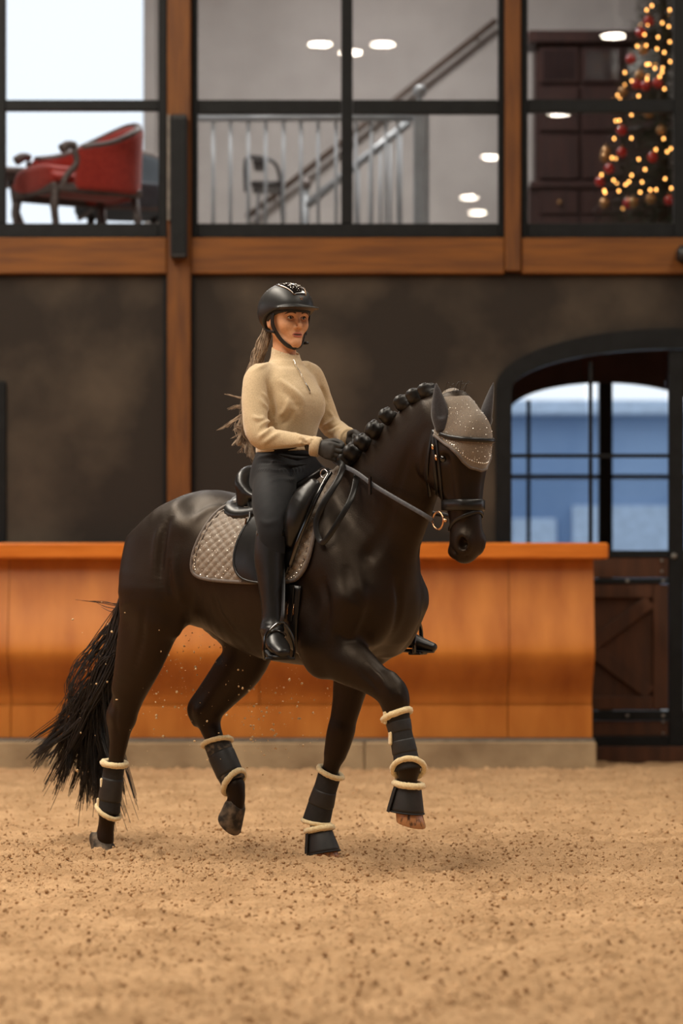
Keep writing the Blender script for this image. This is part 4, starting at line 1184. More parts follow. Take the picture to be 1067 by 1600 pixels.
for i in range(64):                          # locks of hair
    k = random.choices(range(6), _wgt)[0]
    (ex, ey), (mx, my) = _ends[k]
    g = random.gauss
    w = g(.10, .045)
    base = [HP(215 + g(0, 5), 900 + g(0, 12), .06 + g(0, .01)), HP(192 + g(0, 6), 985 + g(0, 10), .07 + (w - .1) * .3), HP(170 + g(0, 7), 1040 + g(0, 8), .08 + (w - .1) * .6),
            HP(mx + g(0, 8), my + g(0, 10), w), HP(ex + g(0, 10), ey + g(0, 15), w + g(0, .02))]
    for q in range(15):
        o_ = np.array([g(0, .011), g(0, .011), g(0, .011)]); pts_ = []
        for j, p_ in enumerate(base):
            pts_.append(p_ + o_ * (1.0, 1.1, 1.2, 1.0, .45)[j] + np.array([g(0, .003) for _ in range(3)]) + (base[4] - base[3]) * (g(0, .10) if j == 4 else 0))
        paths.append((spline(pts_, 4), random.uniform(.7, 1.3)))
for i in range(46):                          # flying strands on the outer side
    w = random.uniform(.0, .15); q = random.random()
    root = HP(190, 960 + random.gauss(0, 14), .07)
    t1 = HP(168 - 18 * q + random.gauss(0, 4), 1002 + random.gauss(0, 6), .08)
    t2 = HP(128 - 22 * q + random.gauss(0, 5), 1062 + random.gauss(0, 8), w)
    e = HP(92 + random.gauss(0, 8) + 30 * q, 1122 + random.gauss(0, 14), w)
    paths.append((spline([root, t1, t2, e], 5), .8))
for (x0, y0, x1, y1, x2, y2) in ((190, 944, 160, 941, 128, 938), (190, 948, 165, 940, 140, 939), (190, 952, 165, 948, 150, 941), (190, 956, 172, 955, 158, 948), (190, 948, 158, 942, 118, 937)):
    paths.append((spline([HP(x0, y0, .05), HP(x1, y1, .06), HP(x2, y2, .06)], 6), .7))
_tV, _tQ = strand_mesh(paths, .0035, .0012)
tag(mesh_np('tail', _tV, _tQ, M_HAIR, horse), 'long loose black tail hair swinging behind the hind leg')
# ================================================================== tack
M_LEATHER = material('black_leather', (0.006, 0.0055, 0.005), 0.33, (0.009, 0.008, 0.0075), 40, bump=0.15, bump_scale=300, spec=0.42, bump_dist=0.001)
M_PATENT = material('patent_leather', (0.004, 0.004, 0.004), 0.10, spec=0.7, coat=0.6)
M_REIN = material('grey_web_rein', (0.05, 0.052, 0.06), 0.45, (0.08, 0.082, 0.09), 60, bump=0.3, bump_scale=400, bump_dist=0.001)
M_BRASS = material('rose_gold_metal', (0.72, 0.42, 0.24), 0.25, metal=1.0)
M_STEEL = material('polished_steel', (0.6, 0.6, 0.6), 0.2, metal=1.0)
M_PAD = material('grey_glitter_quilt', lin((104, 92, 80)), 0.6, lin((140, 124, 106)), 260, 2, bump=0.4, bump_scale=500, sheen=0.3, bump_dist=0.001)
M_BIND = material('grey_binding', lin((84, 74, 68)), 0.6, lin((100, 88, 80)), 90, sheen=0.2)
M_BONNET = material('taupe_crochet', lin((104, 92, 80)), 0.8, lin((128, 114, 98)), 240, 2, bump=0.5, bump_scale=420, sheen=0.3, bump_dist=0.001)
M_EARF = material('slate_ear_fabric', lin((38, 35, 38)), 0.85, lin((50, 46, 49)), 160, 2, bump=0.3, bump_scale=420, sheen=0.3, bump_dist=0.001)
M_NEO = material('black_neoprene', (0.008, 0.0078, 0.008), 0.75, (0.014, 0.013, 0.013), 60, bump=0.2, bump_scale=320, bump_dist=0.001)
M_NEO2 = material('dark_grey_shell', (0.012, 0.0115, 0.0115), 0.55, (0.02, 0.0188, 0.018), 24, bump=0.25, bump_scale=260, bump_dist=0.001)
M_FLEECE = material('cream_fleece', lin((228, 202, 150)), 0.95, lin((246, 226, 180)), 120, 4, bump=0.8, bump_scale=260, sheen=0.5, bump_dist=0.004)
M_CRYSTAL = material('crystal', (0.92, 0.86, 0.76), 0.3, metal=1.0)
M_MUD = material('muddy_shell', (0.014, 0.013, 0.012), 0.7, (0.16, 0.12, 0.08), 30, 6, bump=0.3, ramp=(0.50, 0.66))

def thing(name, label, cat, group=None):
    e = empty(name, HO, -TH); tag(e, label, cat, group); return e

def strap(mb, pts, nrm, width, thick):
    """flat strap: pts on its underside, nrm outward"""
    pts = np.asarray(pts, float); nrm = np.asarray(nrm, float)
    tan = np.gradient(pts, axis=0); tan /= np.linalg.norm(tan, axis=1)[:, None] + 1e-9
    nrm = nrm - (nrm * tan).sum(1)[:, None] * tan; nrm /= np.linalg.norm(nrm, axis=1)[:, None] + 1e-9
    bi = np.cross(tan, nrm)
    w = width / 2; m = len(pts)
    w = np.full(m, w) if np.isscalar(w) else np.asarray(w)
    prof = [(-1, 0), (-1, .6), (-.8, 1), (.8, 1), (1, .6), (1, 0)]
    V = []
    for i in range(m):
        for (a, b) in prof: V.append(pts[i] + bi[i] * a * w[i] + nrm[i] * b * thick)
    k = len(prof); Fc = []
    for i in range(m - 1):
        for j in range(k):
            j2 = (j + 1) % k; Fc.append((i * k + j2, i * k + j, (i + 1) * k + j, (i + 1) * k + j2))
    Fc.append(tuple(range(k))); Fc.append(tuple((m - 1) * k + j for j in range(k - 1, -1, -1)))
    mb.add(V, Fc); return mb

def surf_path(pix, n=5, off=0.002, bvh=None):
    """smooth path over the horse through photo pixels on its visible side"""
    q = spline(np.array(pix, float), n); P_, N_ = [], []
    for (x, y) in q:
        p, nn = hit(x, y, bvh)
        if p is None: continue
        P_.append(p); N_.append(nn)
    P_, N_ = np.array(P_), np.array(N_)
    for _ in range(3):
        N_[1:-1] = (N_[:-2] + 2 * N_[1:-1] + N_[2:]) / 4
        P_[1:-1] = (P_[:-2] + 2 * P_[1:-1] + P_[2:]) / 4
    N_ /= np.linalg.norm(N_, axis=1)[:, None]
    return P_ + off * N_, N_

# ---------------------------------------------------------------- polar map of the trunk
ZC = 1.22
def polar(s_, al, off=0.0, bvh=None):
    d = np.array([0, -math.cos(al), math.sin(al)])
    o = np.array([s_, 0, ZC]) + d * 0.8
    r = (bvh or HBVH).ray_cast(Vector(o), Vector(-d))
    p = np.array(r[0]) if r[0] is not None else np.array([s_, 0, ZC]) + d * .3
    n = np.array(r[1]) if r[0] is not None else d
    n = _unit(0.5 * _unit(n) + 0.5 * d)
    return p + off * n, n
def to_polar(p): return (p[0], math.atan2(p[2] - ZC, -p[1]))
def inside(poly, x, y):
    c = False; n = len(poly); j = n - 1
    for i in range(n):
        xi, yi = poly[i]; xj, yj = poly[j]
        if (yi > y) != (yj > y) and x < (xj - xi) * (y - yi) / (yj - yi) + xi: c = not c
        j = i
    return c

def trunk_patch(poly, hs, off, puff=None, thick=0.004, both=True):
    """cells of the (s, alpha) map inside poly, lifted off the trunk; returns V, F"""
    poly = [tuple(q) for q in poly]
    s0, s1 = min(q[0] for q in poly), max(q[0] for q in poly); a0, a1 = min(q[1] for q in poly), max(q[1] for q in poly)
    ns = int((s1 - s0) / hs) + 2; na = int((a1 - a0) / (hs / 0.34)) + 2
    S = s0 + (s1 - s0) * np.arange(ns) / (ns - 1); A = a0 + (a1 - a0) * np.arange(na) / (na - 1)
    V = np.zeros((ns, na, 3)); Nn = np.zeros((ns, na, 3))
    for i in range(ns):
        for j in range(na): V[i, j], Nn[i, j] = polar(S[i], A[j])
    for _ in range(3):
        V[1:-1, 1:-1] = (V[:-2, 1:-1] + V[2:, 1:-1] + V[1:-1, :-2] + V[1:-1, 2:] + 2 * V[1:-1, 1:-1]) / 6
        Nn[1:-1, 1:-1] = (Nn[:-2, 1:-1] + Nn[2:, 1:-1] + Nn[1:-1, :-2] + Nn[1:-1, 2:] + 2 * Nn[1:-1, 1:-1]) / 6
    O = np.full((ns, na), off)
    if puff is not None: O = O + puff(S[:, None], A[None, :])
    Vt = V + O[..., None] * Nn
    use = np.zeros((ns - 1, na - 1), bool)
    for i in range(ns - 1):
        for j in range(na - 1): use[i, j] = inside(poly, (S[i] + S[i + 1]) / 2, (A[j] + A[j + 1]) / 2)
    ids = np.arange(ns * na).reshape(ns, na)
    q = np.stack([ids[:-1, :-1], ids[1:, :-1], ids[1:, 1:], ids[:-1, 1:]], -1)[use]
    Vt = Vt.reshape(-1, 3)
    if both:
        VM = Vt * np.array([1, -1, 1]); q = np.concatenate([q, q[:, ::-1] + len(Vt)]); Vt = np.concatenate([Vt, VM])
    used = np.unique(q); mp = np.full(len(Vt), -1); mp[used] = np.arange(len(used))
    return Vt[used], mp[q]

def pix_poly(pix, extra=()):
    out = []
    for (x, y) in pix:
        p, n = hit(x, y)
        if p is not None: out.append(to_polar(p))
    return out + list(extra)

# ---------------------------------------------------------------- saddle pad
pad = thing('saddle_pad', 'taupe grey quilted saddle pad with glitter under the black saddle', 'saddle pad')
_pp = spline(np.array([(371, 790), (348, 797), (326, 820), (309, 852), (302, 878), (305, 896), (322, 904), (355, 908), (400, 910), (440, 909), (464, 906), (480, 886), (490, 852), (497, 810), (508, 775)], float), 4)
_pl = pix_poly(_pp)
s_r, s_f = _pl[0][0], _pl[-1][0]
PADPOLY = [(s_r + .02, math.pi / 2 + .01)] + _pl + [(s_f + .02, math.pi / 2 + .01)]
def quilt(S, A):
    arc = (A - 0.2) * 0.31
    q1 = (S * 1.0 + arc * 1.15) / .052; q2 = (S * 1.0 - arc * 1.15) / .052
    g = np.abs(np.sin(np.pi * q1)) * np.abs(np.sin(np.pi * q2))
    return 0.0075 * np.clip(g, 0, 1) ** 0.45
_V, _Q = trunk_patch(PADPOLY, 0.0055, 0.010, quilt)
o = mesh_np('quilted_cloth', _V, _Q, M_PAD, pad)
md = o.modifiers.new('thickness', 'SOLIDIFY'); md.thickness = 0.008; md.offset = -1
for sd in (1, -1):
    path = np.array([polar(a, b, .012)[0] for a, b in PADPOLY])
    nr = np.array([polar(a, b)[1] for a, b in PADPOLY])
    for _ in range(2): path[1:-1] = (path[:-2] + 2 * path[1:-1] + path[2:]) / 4
    path[:, 1] *= sd; nr[:, 1] *= sd
    MB().tube(path, .0085, 8).build('binding', M_BIND, pad, True)
    inn = path * 1.0
    c = inn.mean(0); dirv = (c - inn); dirv /= np.linalg.norm(dirv, axis=1)[:, None]
    inn = inn + dirv * .020 + nr * .004
    MB().tube(inn[2:-2], .003, 6).build('piping', M_BIND, pad, True)
_m = MB()
def crystal(mb, p, n, r):
    n = _unit(n); g = _unit(np.cross(n, (0.3, 0.5, 0.8))); b = np.cross(n, g)
    V = [p + r * (g * math.cos(a) + b * math.sin(a)) for a in np.arange(5) * 2 * math.pi / 5] + [p + n * r * .7]
    mb.add(V, [(i, (i + 1) % 5, 5) for i in range(5)])
for i in range(420):
    a, b = random.uniform(-.42, .36), random.uniform(-.1, 1.3)
    if inside(PADPOLY, a, b):
        p, n = polar(a, b); h = float(quilt(np.array(a), np.array(b)))
        crystal(_m, p + n * (.0105 + h), n + np.array([random.gauss(0, .3) for _ in range(3)]), .0022)
for i in range(3, len(PADPOLY) - 3):
    crystal(_m, inn[i] * [1, -1, 1] + nr[i] * [1, -1, 1] * .003, nr[i] * [1, -1, 1], .0028)
tag(_m.build('crystals', M_CRYSTAL, pad), 'tiny glittering crystals on the quilting', kind='stuff')

# ---------------------------------------------------------------- saddle
saddle = thing('saddle', 'black leather dressage saddle with large knee blocks on quilted pad', 'saddle')
f = Field((-.32, -.30, 1.28), (.42, .30, 1.82), 0.006)
f.tube([(-.135, 0, 1.64), (-.115, 0, 1.60), (-.03, 0, 1.555), (.08, 0, 1.565), (.20, 0, 1.63), (.245, 0, 1.665)],
       [(.085, .022), (.13, .032), (.15, .035), (.13, .035), (.08, .032), (.05, .022)], 0.03, (0, 1, 0), 5)
f.ball((-.130, 0, 1.605), (.055, .140, .105), 0.05, ((1, 0, .35), (0, 1, 0), (-.35, 0, 1)))
f.tube([(-.12, -.11, 1.53), (-.08, 0, 1.53), (-.12, .11, 1.53)], [.04, .05, .04], 0.04, (1, 0, 0), 3)
o = mesh_np('seat', *f.mesh(2), M_LEATHER, saddle)
f = Field((-.32, -.32, 1.28), (.42, .32, 1.82), 0.006)
for sd in (-1, 1):
    f.tube([(-.195, sd * .03, 1.535), (-.190, sd * .10, 1.515), (-.10, sd * .15, 1.485), (.05, sd * .15, 1.50), (.2, sd * .13, 1.54)], [(.05, .032), (.052, .034), (.05, .03), (.04, .03), (.03, .03)], 0.02, (0, 1, 0.3), 4)
mesh_np('panel', *f.mesh(2), M_LEATHER, saddle)
# flap: outline read off the near side, mirrored to the far side
_fl = pix_poly(spline(np.array([(402, 812), (386, 832), (374, 860), (372, 886), (381, 902), (398, 909), (430, 911), (452, 900), (462, 872), (474, 835), (490, 795), (505, 765)], float), 3))
FLAP = [(-.10, 1.25)] + _fl + [(.24, 1.25)]
_V, _Q = trunk_patch(FLAP, 0.008, 0.030)
o = mesh_np('flap', _V, _Q, M_LEATHER, saddle)
md = o.modifiers.new('thickness', 'SOLIDIFY'); md.thickness = 0.010; md.offset = -1
for sd in (1, -1):
    path = np.array([polar(a, b, .029)[0] for a, b in FLAP]); path[:, 1] *= sd
    for _ in range(2): path[1:-1] = (path[:-2] + 2 * path[1:-1] + path[2:]) / 4
    MB().tube(path, .0065, 6).build('flap_edge', M_LEATHER, saddle, True)
# knee blocks
for sd in (-1, 1):
    f = Field((-.05, -.42 if sd < 0 else .1, 1.0), (.5, -.1 if sd < 0 else .42, 1.75), 0.006)
    k = [HP(492, 755, -.24), HP(470, 785, -.285), HP(458, 820, -.305), HP(452, 850, -.305)]
    k = [np.array([q[0], -sd * q[1], q[2]]) for q in k]
    f.tube(k, [(.022, .030), (.036, .050), (.036, .046), (.020, .026)], 0.02, (0, 1, 0), 4)
    mesh_np('knee_block', *f.mesh(2), M_LEATHER, saddle)
    # rolled front edge of the flap
    k2 = [HP(516, 738, -.19), HP(500, 765, -.245), HP(484, 800, -.285), HP(466, 845, -.31), HP(452, 886, -.315)]
    k2 = np.array([[q[0], -sd * q[1], q[2]] for q in k2])
    MB().tube(spline(k2, 5), .011, 8).build('flap_roll', M_PATENT, saddle, True)
# keeper slot on the flap and the D-ring at the pommel
p, n = polar(*_fl[2], .036)
mb = MB(); g = _unit(np.array([.25, 0, 1.0])); strap(mb, [p - g * .018, p, p + g * .018], [n] * 3, .009, .004); mb.build('keeper', M_PATENT, saddle)
a = np.linspace(0, 2 * math.pi, 18, endpoint=False)
c = HP(506, 740, -.16); MB().tube([c + .018 * (math.cos(t) * np.array([1, 0, 0]) + math.sin(t) * np.array([0, 0, 1])) for t in a], .003, 6, closed=True).build('dee_ring', M_STEEL, saddle, True)
# girth under the belly with its buckles
gs = .30
al = np.linspace(-.15, -math.pi / 2, 22)
pr = [polar(gs - .05 * (i / 21.0), t, .004) for i, t in enumerate(al)]
G = np.array([q[0] for q in pr]); N_ = np.array([q[1] for q in pr])
Gm = G[::-1] * [1, -1, 1]; Nm = N_[::-1] * [1, -1, 1]
strap(MB(), np.concatenate([G, Gm[1:]]), np.concatenate([N_, Nm[1:]]), .085, .014).build('girth', M_LEATHER, saddle, True)
for (x0, y0) in ((446, 948), (459, 952)):
    p, n = hit(x0, y0)
    if p is None: continue
    p = p + n * .022; e1 = _unit(np.array([.95, 0, -.1])); e2 = np.array([0.1, 0, 1.0])
    mb = MB().tube([p + e1 * .016 * a_ + e2 * .022 * b_ for a_, b_ in ((-1, -1), (1, -1), (1, 1), (-1, 1))], .0022, 6, closed=True)
    mb.tube([p - e1 * .016, p + e1 * .016], .0018, 5)
    mb.build('buckle', M_BRASS, saddle, True)
    mb = MB(); strap(mb, [p + e2 * .10, p + e2 * .03, p - e2 * .05], [n] * 3, .024, .004); mb.build('billet', M_LEATHER, saddle)

# ---------------------------------------------------------------- head: fly bonnet
BON = thing('fly_bonnet', 'taupe crocheted ear bonnet with crystals on horse forehead', 'ear bonnet')
def hpolar(be, t, off=0.0):
    d = HU * math.cos(be) + HV * math.sin(be)
    c = hd(-.03, 0, t)
    r = HBVH.ray_cast(Vector(c + d * .35), Vector(-d))
    p = np.array(r[0]) if r[0] is not None else c + d * .1
    return p + off * d, d
def to_hpolar(p):
    q = p - HC; t = q.dot(HT); u = q.dot(HU) + .03; v = q.dot(HV); return (math.atan2(v, u), t)
_low = [(679, 680), (690, 689), (702, 698), (713, 709), (722, 721), (733, 730)]
_lp = []
for q in _low:
    p, n = hit(*q)
    if p is not None: _lp.append(to_hpolar(p))
def low_edge(be):
    b = abs(be); xs = sorted([(abs(q[0]), q[1]) for q in _lp] + [(0.0, max(q[1] for q in _lp) + .012)])
    return float(np.interp(b, [q[0] for q in xs], [q[1] for q in xs]))
nb, ntt = 56, 34
BM = max(abs(q[0]) for q in _lp)
bes = np.linspace(-BM, BM, nb)
V = np.zeros((nb, ntt, 3))
for i, be in enumerate(bes):
    tl = low_edge(be); t0_ = -.030 + .02 * (abs(be) / BM) ** 2
    for j in range(ntt):
        t = t0_ + (tl - t0_) * j / (ntt - 1)
        V[i, j] = hpolar(be, t, .006)[0]
    for j, q in enumerate((1.0, .72, .45, .2)):            # top rows roll back over the poll
        p_ = V[i, 4] + (hd(-.06, 0, -.09) - V[i, 4]) * q * .8
        V[i, j] = snap(p_, .006)[0]
for _ in range(4):
    V[1:-1, 1:-1] = (V[:-2, 1:-1] + V[2:, 1:-1] + V[1:-1, :-2] + V[1:-1, 2:] + V[1:-1, 1:-1]) / 5
ids = np.arange(nb * ntt).reshape(nb, ntt)
Q = np.stack([ids[:-1, :-1], ids[:-1, 1:], ids[1:, 1:], ids[1:, :-1]], -1).reshape(-1, 4)
o = mesh_np('bonnet_cloth', V.reshape(-1, 3), Q, M_BONNET, BON)
md = o.modifiers.new('thickness', 'SOLIDIFY'); md.thickness = 0.005; md.offset = 0
edge = V[:, -1]
MB().tube(edge, .0065, 8).build('rope_edge', M_BIND, BON, True)
_m = MB(); V3 = V.reshape(nb, ntt, 3)
for i in range(330):
    a, b = random.randrange(2, nb - 2), random.randrange(3, ntt - 3)
    d = HU * math.cos(bes[a]) + HV * math.sin(bes[a])
    crystal(_m, V3[a, b] + d * .003, d + np.array([random.gauss(0, .35) for _ in range(3)]), .0022)
for i in range(1, nb - 1):
    d = HU * math.cos(bes[i]) + HV * math.sin(bes[i])
    crystal(_m, V3[i, -4] + d * .003, d + np.array([random.gauss(0, .3) for _ in range(3)]), .003)
tag(_m.build('crystals', M_CRYSTAL, BON), 'tiny sparkling crystals on the bonnet', kind='stuff')
# ears in slate fabric sleeves
for sd, (bx, by, bw), (tx, ty, tw) in ((-1, (690, 664, -.15), (681, 597, -.165)), (1, (757, 664, .02), (771, 597, .045))):
    b = HP(bx, by, bw); t = HP(tx, ty, tw)
    f = Field(np.minimum(b, t) - .07, np.maximum(b, t) + .07, 0.0045)
    ax = _unit(t - b); out = _unit(HU * 0.65 + HV * sd * 0.55); wd = _unit(np.cross(ax, out))
    mid = b + (t - b) * .42
    f.tube([b - ax * .015, b + (t - b) * .2, mid, b + (t - b) * .75, t], [(.030, .024), (.038, .030), (.034, .026), (.018, .014), (.002, .002)], 0.01, wd, 5)
    f.tube([b + ax * .04 + out * .034, mid + out * .030, b + (t - b) * .8 + out * .017], [(.022, .018), (.020, .016), (.006, .006)], 0.008, wd, 4, op='sub')
    mesh_np('ear_sleeve', *f.mesh(2), M_EARF, BON)

# ---------------------------------------------------------------- bridle
BR = thing('bridle', 'black leather bridle with padded noseband and rose gold bit ring', 'bridle')
def mirror_head(p):
    q = p - HC; return HC + q.dot(HU) * HU - q.dot(HV) * HV + q.dot(HT) * HT
def mir_n(n): return n.dot(HU) * HU - n.dot(HV) * HV + n.dot(HT) * HT
def head_strap(name, pix, width, thick, mat, off=.003, cross=False, n=5):
    Pp, Nn = surf_path(pix, n, off)
    if cross:                       # runs over the nose: near half plus mirrored far half
        Pm = np.array([mirror_head(p) for p in Pp[::-1]]); Nm_ = np.array([mir_n(n_) for n_ in Nn[::-1]])
        A = np.concatenate([Pp, Pm]); B = np.concatenate([Nn, Nm_])
        for _ in range(2): A[1:-1] = (A[:-2] + 2 * A[1:-1] + A[2:]) / 4
        return strap(MB(), A, B, width, thick).build(name, mat, BR, True)
    o = strap(MB(), Pp, Nn, width, thick).build(name, mat, BR, True)
    Pm = np.array([mirror_head(p) for p in Pp]); Nm_ = np.array([mir_n(n_) for n_ in Nn])
    strap(MB(), Pm[::-1], Nm_[::-1], width, thick).build(name, mat, BR, True)
    return o
def ring_strap(name, tb, width, thick, mat, off=.004, b0=-1.9, b1=1.9, n=40):
    """strap around the head; tb(beta) gives the height t"""
    A, B = [], []
    for be in np.linspace(b0, b1, n):
        p, d = hpolar(be, tb(be), off); A.append(p); B.append(d)
    A = np.array(A); B = np.array(B)
    for _ in range(3): A[1:-1] = (A[:-2] + 2 * A[1:-1] + A[2:]) / 4
    return strap(MB(), A, B, width, thick).build(name, mat, BR, True)
head_strap('cheekpiece', [(678, 672), (678, 700), (680, 730), (683, 760), (686, 790), (689, 806)], .017, .005, M_LEATHER)
head_strap('throat_lash', [(677, 672), (671, 705), (668, 740), (671, 775)], .012, .004, M_LEATHER)
head_strap('noseband_hanger', [(680, 672), (684, 705), (687, 735), (690, 765), (693, 786)], .012, .004, M_LEATHER)
t_b = to_hpolar(hit(700, 684)[0])[1] if hit(700, 684)[0] is not None else .12
ring_strap('browband', lambda be: t_b + .012 - .03 * (abs(be) / 1.5) ** 2, .018, .010, M_LEATHER, .009, -1.45, 1.45)
t_n = to_hpolar(hit(715, 790)[0])[1]
ring_strap('noseband', lambda be: t_n - .004, .046, .011, M_LEATHER, .003, -2.6, 2.6, 60)
ring_strap('flash_strap', lambda be: t_n + .022 + .075 * min(1, abs(be) / 1.5) ** 1.3, .014, .004, M_LEATHER, .004, -2.0, 2.0, 50)
p, n = hit(690, 690)
for (x, y) in ((679, 699), (684, 715)):
    p, n = hit(x, y)
    if p is not None: MB().tube([p + n * .010 + HT * .010, p + n * .012, p + n * .010 - HT * .010], .006, 6).build('strap_buckle', M_BRASS, BR, True)
for sd in (-1, 1):
    c = hd(-.060, sd * .080, .474)
    e1 = _unit(HU * .9 + HV * sd * .15); e2 = HT
    MB().tube([c + .036 * (math.cos(t) * e1 + math.sin(t) * e2) for t in np.linspace(0, 2 * math.pi, 28, endpoint=False)], .0042, 8, closed=True).build('bit_ring', M_BRASS, BR, True)
    if sd < 0: BITC = c
    MB().tube([c + e1 * .036, c + e1 * .05 - HV * sd * .01], .008, 8).build('bit_end', M_BRASS, BR, True)

# ---------------------------------------------------------------- leg boots
def fleece_ring(name, parent, c, axis, side, ru, rv, r=.013, a0=0.0, a1=2 * math.pi, wave=0.0, mat=None):
    axis = _unit(axis); u = np.asarray(side, float); u = _unit(u - u.dot(axis) * axis); v = np.cross(axis, u)
    closed = (a1 - a0) > 6.2
    t = np.linspace(a0, a1, 44, endpoint=not closed)
    pts = np.array([c + ru * math.cos(q) * u + rv * math.sin(q) * v + axis * wave * math.cos(q) for q in t])
    m = MB().tube(pts, r, 10, closed=closed)
    V = np.concatenate(m.V); nz = vnoise(V + 7, 160) - .5
    ctr = np.repeat(pts, 10, 0); d = V - ctr
    m.V = [ctr + d * (1 + .35 * nz[:, None])]
    return m.build(name, mat or M_FLEECE, parent, True)

def leg_boot(label, pts, radii, rings, straps=(), shell=None, tops=None):
    """padded tube along the cannon bone; rings: (index along 0..1, tilt vec, extra radius); straps: fractions"""
    e = thing('leg_boot', label, 'leg boot', 'fleece lined boots on the horse legs')
    A = spline(np.concatenate([np.array(pts), np.array(radii)[:, None]], 1), 6)
    ctr, rad = A[:, :3], A[:, 3]
    side = np.array([0, 1.0, 0])
    m = MB().tube(ctr, rad, 26, flat=(0.94, 1.06), side=side); m.build('shell', shell or M_NEO, e, True)
    L = len(ctr) - 1
    def at(t):
        x = t * L; i = min(int(x), L - 1); q = x - i
        return ctr[i] * (1 - q) + ctr[i + 1] * q, rad[i] * (1 - q) + rad[i + 1] * q, _unit(ctr[i + 1] - ctr[i])
    for (t, hgt, ex) in straps:
        a, ra, _ = at(t - hgt / 2); b, rb, _ = at(t + hgt / 2)
        MB().tube([a, a * .9 + b * .1, a * .1 + b * .9, b], [ra + .001, ra + ex, rb + ex, rb + .001], 26, flat=(0.94, 1.06), side=side).build('strap', M_NEO2, e, True)
    for (t, tilt, ex, r) in rings:
        c, ra, axv = at(t)
        fleece_ring('fleece_trim', e, c, axv + np.array(tilt), side, (ra + ex) * .96, (ra + ex) * 1.08, r)
    return e, at

# right fore (raised)
lb, at_ = leg_boot('tall black boot with two cream fleece rings on raised near foreleg', hp((620, 1117, -.16), (626, 1145, -.158), (633, 1178, -.155), (637, 1203, -.155)), [.052, .047, .050, .058],
         [(0.0, (.05, 0, .28), .004, .014)], [(.22, .2, .002), (.55, .2, .002)])
fleece_ring('fleece_trim', lb, HP(638, 1201, -.155), (-.58, .72, 1), (0, 1, 0), .064, .066, .0125)
for t in (.05, .42): 
    c, ra, axv = at_(t); pq = c + np.array([-.6, -.75, 0]) * (ra + .004)
    MB().box((-.016, -.006, -.028), (.016, .006, .028), Matrix.Translation(Vector(pq)) @ Matrix.Rotation(math.radians(-38), 4, 'Z'), .005).build('fleece_tab', M_FLEECE, lb)
# left fore (planted)
leg_boot('tall black boot with cream fleece rings on planted far foreleg', hp((516, 1207, .135), (507, 1237, .13), (500, 1262, .13), (494, 1284, .13)), [.050, .050, .056, .060],
         [(0.0, (-.25, .0, -.25), .003, .012), (1.0, (.2, 0, .15), -.004, .010)], [(.45, .3, .002)])
# right hind (planted)
lb, at_ = leg_boot('black boot with cream fleece rings on planted near hind leg', hp((179, 1193, -.165), (175, 1222, -.16), (172, 1245, -.16), (169, 1268, -.16)), [.047, .047, .050, .054],
         [(0.0, (.1, 0, .05), .004, .014), (1.0, (-.35, 0, .2), .0, .011)], [(.5, .5, .002)])
for t in (.35, .8):
    c, ra, axv = at_(t); pq = c + np.array([-.62, -.70, 0]) * (ra + .002)
    MB().box((-.014, -.006, -.022), (.014, .006, .022), Matrix.Translation(Vector(pq)) @ Matrix.Rotation(math.radians(-38), 4, 'Z'), .005).build('fleece_tab', M_FLEECE, lb)
# left hind (lifted)
leg_boot('mud splashed black boot with cream fleece rings on lifted far hind leg', hp((339, 1160, .15), (348, 1185, .15), (357, 1205, .15), (365, 1222, .15)), [.060, .058, .057, .056],
         [(0.0, (-.15, -.1, .1), .003, .012), (1.0, (.35, 0, .25), .003, .014)], [(.5, .55, .003)], M_MUD)

def bell_boot(label, top, bot, r0, r1, axis_side=(0, 1, 0)):
    e = thing('bell_boot', label, 'bell boot', 'bell boots on the front hooves')
    top = np.array(top); bot = np.array(bot); ax = _unit(bot - top)
    pts = [top + (bot - top) * t for t in (0, .15, .5, .85, 1.0)]
    rr = [r0, r0 + .006, (r0 + r1) / 2 + .002, r1 - .002, r1]
    m = MB().tube(pts, rr, 30, caps=False, flat=(.93, 1.07), side=axis_side)
    o = m.build('shell', M_NEO2, e, True); md = o.modifiers.new('thickness', 'SOLIDIFY'); md.thickness = .006
    fleece_ring('rim', e, pts[-1], ax, axis_side, r1 * .93, r1 * 1.07, .0035, mat=M_NEO)
    fleece_ring('fleece_trim', e, top - ax * .004, ax, axis_side, (r0 + .006) * .95, (r0 + .006) * 1.06, .014)
    # overlap of the hook-and-loop closure
    u = _unit(np.array([-.55, -.83, 0]))
    strap(MB(), [pts[i] + u * (rr[i] + .003) for i in range(5)], [u] * 5, .030, .004).build('closure', M_NEO, e)
    return e
bell_boot('black bell boot with cream fleece top on raised near forehoof', HP(638, 1227, -.155), HP(634, 1268, -.155), .050, .074)
bell_boot('black bell boot with cream fleece top on planted far forehoof', HP(499, 1297, .13), HP(505, 1333, .13), .050, .074)
# ================================================================== the rider
M_SKIN = material('warm_skin', lin((212, 156, 116)), 0.5, lin((222, 166, 126)), 90, 3, spec=0.4)
M_LIP = material('rose_lips', lin((180, 104, 90)), 0.4)
M_BROW = material('brown_brow', lin((70, 46, 32)), 0.8)
M_EYEW = material('eye_white', lin((222, 212, 202)), 0.2)
M_IRIS = material('dark_iris', (0.012, 0.008, 0.006), 0.08, spec=0.8)
M_KNIT = material('oatmeal_knit', lin((184, 160, 126)), 0.9, lin((212, 188, 150)), 210, 3, bump=0.5, bump_scale=260, sheen=0.3, ramp=(.25, .75), bump_dist=0.002)
M_BREECH = material('black_breeches', (0.0055, 0.0058, 0.0075), 0.75, (0.009, 0.0092, 0.011), 30, bump=0.15, bump_scale=400, spec=0.25, sheen=0.05, bump_dist=0.001)
M_GRIP = material('silicone_grip', (0.006, 0.006, 0.007), 0.5, spec=0.4)
